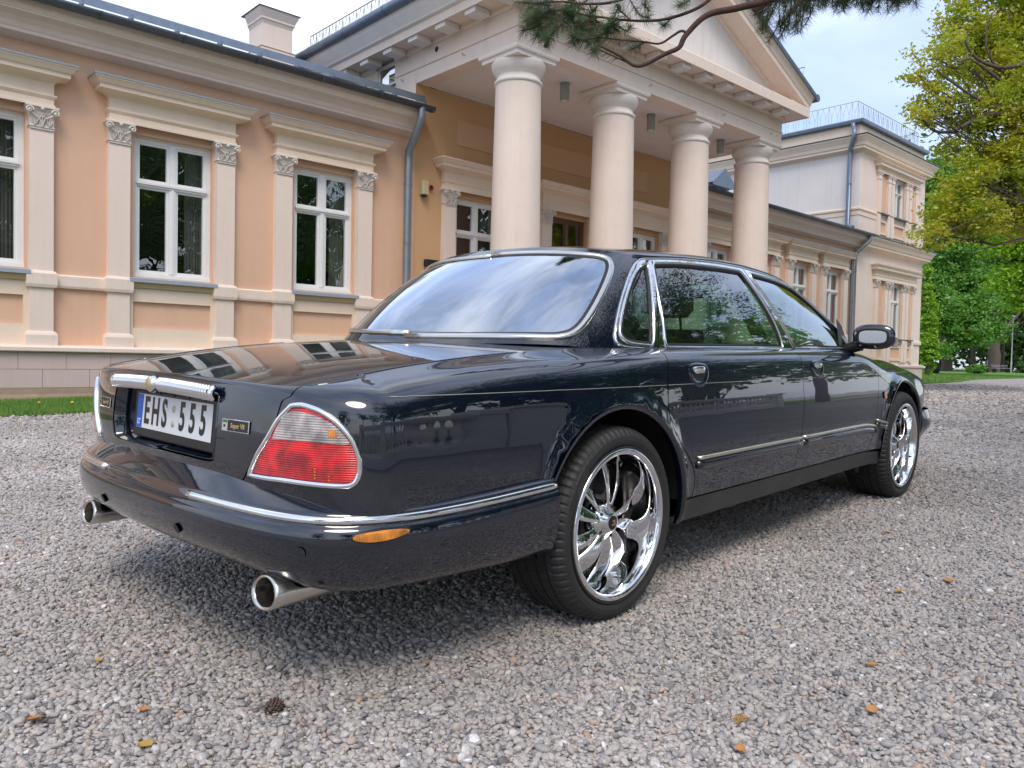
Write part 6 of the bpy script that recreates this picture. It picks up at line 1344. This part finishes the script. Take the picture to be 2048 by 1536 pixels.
for cx in (0, 3.0):
    for sg in (-1, 1):
        mb = MB(); mb.lathe([(.402, .885*sg), (.405, .52*sg), (.0, .52*sg)], (cx, 0, .3305), 36, 'y', True, .06, math.pi-.06); mb.build('wheel_well', M['blackm'], car)
mb = MB()      # mud flap / brake dust plate low behind the front wheel
mb.box(2.50, 2.56, -.80, -.62, .20, .27); mb.build('jacking_point', M['blackm'], car)
# exhaust tips
for sg, Y in ((-1, -.615), (1, .615)):
    mb = MB(); n = 36; V = []
    sec = [(-1.150, .052, .036, 0), (-1.158, .056, .040, 0), (-1.150, .060, .044, 0), (-1.12, .060, .044, 0), (-.93, .056, .040, 0)]
    inner = [(-1.150, .052, .036, 0), (-1.10, .050, .034, 0), (-.95, .046, .030, 0)]
    for lst in (sec, inner):
        V = []
        for x, a, b, _ in lst:
            for j in range(n):
                an = 2*math.pi*j/n; zz = b*math.sin(an); V.append((x+(zz*.35 if x < -1.1 else 0)*-1*-.6, Y+a*math.cos(an), .290+zz))
        mb.add(V, [(i*n+j, i*n+(j+1) % n, (i+1)*n+(j+1) % n, (i+1)*n+j) for i in range(len(lst)-1) for j in range(n)], True)
    e_ = mb.build('exhaust_tip', M['satin'], car)
    mb = MB(); mb.lathe([(0, 0), (.045, 0)], (-1.09, Y, .290), 24, 'x'); mb.lathe([(.026, -.02), (.030, -.022), (.030, .03), (.026, .03)], (-1.09, Y, .290), 18, 'x'); mb.build('baffle', mat('sooty_steel', (.055, .045, .038), .5, .6), e_)
# bright bar over the plate: fluted chrome with a round emblem
def bar_x(y): return float(PLANS(np.array(min(abs(y), .36)))[0])+.004
def bar_z(y): return .792-.008*(abs(y)/.35)**2
mb = MB(); n = 60; m_ = 10; V = []
for i in range(n+1):
    y = -.350+.700*i/n; e = max(.2, math.sqrt(max(0, 1-max(0, (abs(y)-.335)/.0155)**2)))
    for j in range(m_+1):
        a = -1.25+2.6*j/m_; r = .0140*e; V.append((bar_x(y)+.004-r*math.cos(a), y, bar_z(y)+r*1.15*math.sin(a)))
mb.add(V, [(i*(m_+1)+j, (i+1)*(m_+1)+j, (i+1)*(m_+1)+j+1, i*(m_+1)+j+1) for i in range(n) for j in range(m_)], True)
cb = mb.build('fluted_bar', M['ink'], lid)
mb = MB(); V = []
for yy, rr_ in ((-.0050, .0120), (-.0044, .0180), (-.0022, .0208), (.0022, .0208), (.0044, .0180), (.0050, .0120)):
    for j in range(9):
        a = -1.15+2.45*j/8; V.append((.004-rr_*math.cos(a), yy, rr_*1.15*math.sin(a)))
mb.add(V, [(i*9+j, (i+1)*9+j, (i+1)*9+j+1, i*9+j+1) for i in range(5) for j in range(8)], True); RIB = plainfix(mb.mesh('rib', M['chrome']))
for sg in (-1, 1):
    for i in range(20):
        y = sg*(.030+.0156*i); o = link(bpy.data.objects.new('rib', RIB), cb); o.location = (bar_x(y), y, bar_z(y))
    for y, q in ((sg*.344, 1.9),): o = link(bpy.data.objects.new('bar_end', RIB), cb); o.location = (bar_x(y), y, bar_z(y)); o.scale = (1, q, 1)
mb = MB(); mb.lathe([(.0, -.006), (.020, -.005), (.024, 0), (.026, .012)], (-1.184, 0, .792), 24, 'x'); eb = mb.build('emblem', M['chrome'], cb)
mb = MB(); mb.lathe([(.0, -.0075), (.018, -.0065), (.019, -.0055)], (-1.184, 0, .792), 24, 'x'); mb.build('emblem_face', M['gold'], eb)
for sg in (-1, 1):
    mb = MB(); mb.lathe([(0, -.004), (.006, -.003), (.007, .004)], (-1.166, .335*sg, .790), 10, 'x'); mb.build('lock', M['ink'], cb)
# number plate
def plate_local(o, dy, dz, dx=0): pass
pl = bpy.data.objects.new('number_plate', None)
mb = MB(); mb.box(-.285, .285, -.085, .068, -.020, .0, .004); ho = mb.build('number_plate', M['ink'], lid)
# local frame of the plate: x to the right as seen from behind, y up, z towards the viewer
Rp = Matrix(((0, math.sin(.0985), -math.cos(.0985), -1.121), (-1, 0, 0, -.012), (0, math.cos(.0985), math.sin(.0985), .692), (0, 0, 0, 1)))
ho.matrix_local = Rp
for i in range(5): mb = MB(); mb.box(-.20+.1*i-.004, -.20+.1*i+.004, .060, .070, .0, .003); mb.build('clip', M['ink'], ho)
mb = MB(); mb.box(-.26, .26, -.0555, .0555, .0005, .0025, .0008); mb.build('plate', M['platewhite'], ho)
mb = MB(); mb.box(-.2585, -.2165, -.054, .054, .0026, .0031); mb.build('blue_band', M['blue'], ho)
def put_text(txt, size, x, y, m, sx=1.0, bold=0, z=.0036, parent=None, name='lettering', ext=.0005, shear=0):
    me = text_mesh(txt, size, ext, sx, bold, shear); me.materials.clear(); me.materials.append(m); o = link(bpy.data.objects.new(name, me), parent); o.location = (x, y, z); return o
for ch_, x in (('E', -.183), ('H', -.118), ('S', -.053), ('5', .071), ('5', .138), ('5', .206)):
    put_text(ch_, .121, x, .0, M['ink'], .66, .0030, .0034, ho, 'plate_letter')
put_text('LT', .024, -.2375, -.036, M['platewhite'], .9, .0006, .0036, ho, 'country_code')
for i in range(12):
    a = i*math.pi/6; mb = MB(); mb.lathe([(0, 0), (.0014, 0)], (-.2375+.0125*math.cos(a), .026+.0125*math.sin(a), .0034), 5); mb.build('star', M['gold'], ho)
for y, r, mm in ((.022, .011, 'sticker'), (-.024, .010, 'sticker')): mb = MB(); mb.lathe([(0, .0004), (r, .0004), (r, -.0005)], (.010, y, .0032), 18); mb.build('sticker', M[mm], ho)
# badges
for sg in (-1, 1):
    s0, s1 = (.375, .510); y0 = sg
    c = W(np.array((s0+s1)/2), np.array(.858)); nn = normal_of(W, np.array((s0+s1)/2), np.array(.858)); c = Vector(c)+Vector(nn)*.0015; nn = Vector(nn)
    if sg == -1: c.y *= -1; nn.y *= -1
    up = Vector((0, 0, 1)); up = (up-nn*up.dot(nn)).normalized(); rt = up.cross(nn); B = Matrix.Identity(4)
    for i in range(3): B[i][0] = rt[i]; B[i][1] = up[i]; B[i][2] = nn[i]; B[i][3] = c[i]
    mb = MB(); mb.box(-.062, .062, -.017, .017, -.001, .002, .0012); bd = mb.build('badge', M['satin'], lid); bd.matrix_local = B
    mb = MB(); mb.box(-.034, .059, -.0145, .0145, .0021, .0026); mb.build('badge_field', M['ink'], bd)
    mb = MB(); mb.box(-.058, -.038, .006, .014, .0021, .0028); mb.build('badge_green', mat('badge_green', (.04, .16, .05), .4), bd)
    mb = MB(); mb.box(-.053, -.046, -.006, .001, .0021, .0028); mb.build('badge_mark', M['ink'], bd)
    put_text('Super V8', .0185, .0125, -.0005, M['gold'], .93, .0003, .0030, bd, 'badge_lettering', .0003)
# door mirrors
for sd in (1, -1):
    y = -sd; ms = bpy.data.objects.new('door_mirror', None)
    bm = bmesh.new(); bmesh.ops.create_uvsphere(bm, u_segments=28, v_segments=16, radius=1)
    for v in bm.verts:
        x, yy, z = v.co; f = lambda q, p: math.copysign(abs(q)**p, q)
        n_ = (abs(yy)**2.8+abs(z)**2.8)**(1/2.8) if abs(yy)+abs(z) > 0 else 1; rr_ = math.hypot(yy, z); k = rr_/n_ if n_ > 0 else 1
        v.co = Vector((x*.062 if x > 0 else x*.030, yy*k*.108, z*k*.068))
    me = bpy.data.meshes.new('door_mirror'); bm.to_mesh(me); bm.free(); me.polygons.foreach_set('use_smooth', [True]*len(me.polygons)); me.materials.append(M['paint'])
    mo = link(bpy.data.objects.new('door_mirror', me), car); mo.location = (2.30, y*.935, .990); mo.rotation_euler = (0, math.radians(0), math.radians(-8*y))
    mb = MB(); q = [(.055*math.copysign(abs(math.cos(a))**.6, math.cos(a)), .040*math.copysign(abs(math.sin(a))**.6, math.sin(a))) for a in np.linspace(0, 2*math.pi, 30, endpoint=False)]
    mb.add([(-.0325, a_*1.38, b_z) for a_, b_z in q], [tuple(range(30))]); mb.build('mirror_glass', mat('mirror_silver', (.62, .70, .74), .01, 1), mo, fix=False)
    mb = MB(); Q = [(-.0335, a_*1.38, b_z) for a_, b_z in q]; mb.tube(Q, .0065, 6, close=True); mb.build('mirror_rim', M['blackm'], mo)
    mb = MB(); mb.box(.01, .05, y*.095, y*.108, -.05, -.005, .004); mb.build('mirror_lamp', M['clear'], mo)
    mb = MB(); mb.tube([(.02, -y*.07, -.045), (.05, -y*.16, -.075), (.07, -y*.20, -.07)], [.035, .028, .030], 10); mb.add([(.0, -y*.172, -.085), (.26, -y*.172, -.085), (.10, -y*.19, .06), (.0, -y*.20, .10)], [(0, 1, 2, 3)]); mb.build('mirror_foot', M['blackm'], mo)
# cabin
mb = MB(); mb.box(-.18, .30, -.60, .60, .84, .90, .02); mb.build('parcel_shelf', M['cabin2'], car)
mb = MB(); mb.box(2.05, 2.60, -.70, .70, .70, .885, .05); ds = mb.build('dashboard', M['cabin'], car); mb = MB(); mb.box(2.035, 2.05, -.66, .66, .78, .83); mb.build('wood_trim', M['wood'], ds)
mb = MB(); Q = [(1.84+.03*math.sin(a), .36+.185*math.cos(a), .84+.175*math.sin(a)) for a in np.linspace(0, 2*math.pi, 32, endpoint=False)]; mb.tube(Q, .014, 8, close=True)
mb.box(1.83, 1.86, .33, .39, .70, .98, .01); mb.box(1.83, 1.86, .20, .52, .82, .87, .01); mb.tube([(1.85, .36, .84), (2.1, .36, .80)], .03, 8); mb.build('steering_wheel', M['cabin'], car)
for x, lst in ((1.35, (-.37, .37)), (.66, (-.36, .36))):
    for y in lst:
        mb = MB(); mb.box(x-.05, x+.42, y-.25, y+.25, .42, .58, .05); st_ = mb.build('seat', M['cabin'], car)
        mb = MB(); mb.box(-.07, .07, -.25, .25, 0, .54, .05); bk = mb.build('backrest', M['cabin'], st_); bk.location = (x-.04, y, .48); bk.rotation_euler = (0, math.radians(-16), 0)
        mb = MB(); mb.box(-.045, .045, -.13, .13, 0, .17, .035); mb.tube([(0, -.06, -.08), (0, -.06, .02)], .007, 6); mb.tube([(0, .06, -.08), (0, .06, .02)], .007, 6); hr_ = mb.build('headrest', M['cabin'], st_); hr_.location = (x-.215, y, 1.01 if x < 1 else 1.06); hr_.rotation_euler = (0, math.radians(-10), 0)
mb = MB(); mb.box(2.0, 2.02, -.11, .11, 1.20, 1.255, .008); mb.build('rear_view_mirror', M['cabin'], car)
mb = MB(); mb.box(.5, 1.95, -.48, .48, 1.285, 1.295); mb.build('headlining', M['cabin2'], car)
mb = MB(); mb.box(.2, 2.4, -.66, .66, .30, .34); mb.build('cabin_floor', M['cabin'], car)
for sg in (-1, 1): mb = MB(); mb.tube([(1.50, sg*.70, .6), (1.48, sg*.70, .92), (1.34, sg*.575, 1.27)], .035, 8); mb.build('centre_pillar', M['cabin'], car); mb = MB(); mb.box(.35, 2.4, sg*.72-.02, sg*.72+.02, .40, .88); mb.build('door_card', M['cabin2'], car)
# wheels
def wheel_parts():
    R0 = .3305
    # tyre: treads cut as real blocks
    mb = MB(); N_ = 288; prof = []
    for y, r in [(-.002, .256), (-.010, .262), (-.002, .270), (.004, .285), (.003, .300), (-.006, .314), (-.018, .3235), (-.032, .3285), (-.046, .3300)]: prof.append((y, r, 1))
    grooves = [(-.062, .010), (-.105, .010), (-.150, .010), (-.193, .010)]
    y = -.050; 
    for gy, gw in grooves: prof += [(gy+gw/2+.001, R0, 2), (gy+gw/2-.001, R0-.007, 3), (gy-gw/2+.001, R0-.007, 3), (gy-gw/2-.001, R0, 2)]
    prof += [(-.209, .3300, 1), (-.223, .3285, 1), (-.237, .3235, 1), (-.249, .314, 1), (-.258, .300, 0), (-.257, .285, 0), (-.252, .262, 0)]
    V = []
    for k, (yy, r, kind) in enumerate(prof):
        for j in range(N_):
            rr_ = r; q = j % 4
            if kind in (1,) and .312 < r and q == 0: rr_ -= .0052
            if kind == 2 and (j+k*3) % 6 == 0: rr_ -= .0045
            a = 2*math.pi*j/N_+(.10*math.sin((yy+.127)*9) if kind == 2 else 0); V.append((rr_*math.cos(a), yy, rr_*math.sin(a)))
    m2 = len(prof); mb.add(V, [(k*N_+j, k*N_+(j+1) % N_, (k+1)*N_+(j+1) % N_, (k+1)*N_+j) for k in range(m2-1) for j in range(N_)], False)
    ty = plainfix(mb.mesh('tyre', M['tyre']))
    # smooth only the side wall
    mb = MB(); mb.lathe([(.2565, -.002), (.262, .0015), (.2645, .0018), (.266, .001)], (0, 0, 0), 96, 'y'); bead = plainfix(mb.mesh('bead', M['tyre']))
    mb = MB(); mb.lathe([(.258, -.012), (.2585, -.002), (.256, .0025), (.250, .004), (.243, .003), (.238, -.002), (.235, -.012), (.230, -.05), (.224, -.085), (.222, -.115), (.216, -.14), (.214, -.20), (.236, -.245)], (0, 0, 0), 120, 'y'); rim = plainfix(mb.mesh('rim', M['chrome']))
    return ty, bead, rim
def spoke_mesh(a0, wide):
    """one curved, twisted blade from the hub out to the deep lip"""
    mb = MB(); n = 18; V = []; K_ = 7
    for i in range(n+1):
        u = i/n; r = .040+u*(.2225-.040); a = a0+(.13*u*u-.03*u)*1.0
        w_ = .011+(.031 if wide else .025)*u**.85; tw = -.50+.22*u
        yc = -.058-.045*u**1.5+.012*math.sin(math.pi*u)-(.0 if wide else .008)
        rad = np.array([math.cos(a), 0, math.sin(a)]); tan = np.array([-math.sin(a), 0, math.cos(a)]); axy = np.array([0, 1., 0])
        d1 = tan*math.cos(tw)+axy*math.sin(tw); d2 = -tan*math.sin(tw)+axy*math.cos(tw); c = rad*r+axy*yc
        for (p, q) in ((-1, -.004), (-.94, .0006), (-.4, .0018), (.4, .0022), (.94, .0010), (1, -.004), (0, -.012)): V.append(c+d1*w_*p+d2*q)
    mb.add(V, [(i*K_+j, i*K_+(j+1) % K_, (i+1)*K_+(j+1) % K_, (i+1)*K_+j) for i in range(n) for j in range(K_)], True)
    return plainfix(mb.mesh('spoke', M['chrome']))
TY, BEAD, RIM = wheel_parts(); SPK = [spoke_mesh(0, True), spoke_mesh(0, False)]
mb = MB(); mb.lathe([(0, -.034), (.028, -.035), (.034, -.038), (.040, -.046), (.062, -.058), (.070, -.070), (.070, -.12)], (0, 0, 0), 48, 'y'); HUB = plainfix(mb.mesh('hub', M['chrome']))
mb = MB(); mb.lathe([(0, -.0315), (.020, -.0325), (.0245, -.034)], (0, 0, 0), 28, 'y'); CAPB = plainfix(mb.mesh('hub_cap', M['ink']))
mb = MB(); mb.tube([(-.009, -.030, -.008), (.0, -.0295, .010), (.009, -.030, .004), (-.006, -.030, .002), (.007, -.030, -.010)], .0018, 5); CAPG = mb.mesh('emblem', M['gold'])
mb = MB(); mb.lathe([(.0, -.155), (.165, -.155), (.165, -.18), (.0, -.18)], (0, 0, 0), 60, 'y'); DISC = plainfix(mb.mesh('brake_disc', M['disc']))
mb = MB(); mb.lathe([(.0, -.150), (.075, -.150), (.08, -.156)], (0, 0, 0), 30, 'y'); mb.box(-.05, .05, -.20, -.125, .09, .19, .012); CAL = plainfix(mb.mesh('brake_caliper', M['blackm']))
mb = MB(); mb.lathe([(0, -.262), (.23, -.262)], (0, 0, 0), 40, 'y'); BK = mb.mesh('back_plate', M['blackm'])
mb = MB()
for i in range(5):
    a = i*2*math.pi/5+.3; mb.lathe([(0, -.050), (.006, -.050), (.007, -.068)], (.052*math.cos(a), 0, .052*math.sin(a)), 6, 'y')
NUT = plainfix(mb.mesh('lug_nuts', M['ink']))
for X in (0.0, 3.0):
    for sg in (-1, 1):
        wh = bpy.data.objects.new('wheel', None); link(wh, car); wh.location = (X, sg*.911, .3305); wh.rotation_euler = (0, 1.1*X, 0 if sg < 0 else math.pi)
        # meshes are built facing +y; the right-hand wheels face -y
        wh.rotation_euler = (0, .35*(X+1), 0) if sg > 0 else (0, -.35*(X+1), math.pi)
        for nm, me in (('tyre', TY), ('bead', BEAD), ('rim', RIM), ('hub', HUB), ('hub_cap', CAPB), ('emblem', CAPG), ('brake_disc', DISC), ('brake_caliper', CAL), ('back_plate', BK), ('lug_nuts', NUT)): link(bpy.data.objects.new(nm, me), wh)
        for i in range(10):
            o = link(bpy.data.objects.new('spoke', SPK[i % 2]), wh); o.rotation_euler = (0, i*math.pi/5+(.10 if i % 2 else 0), 0)
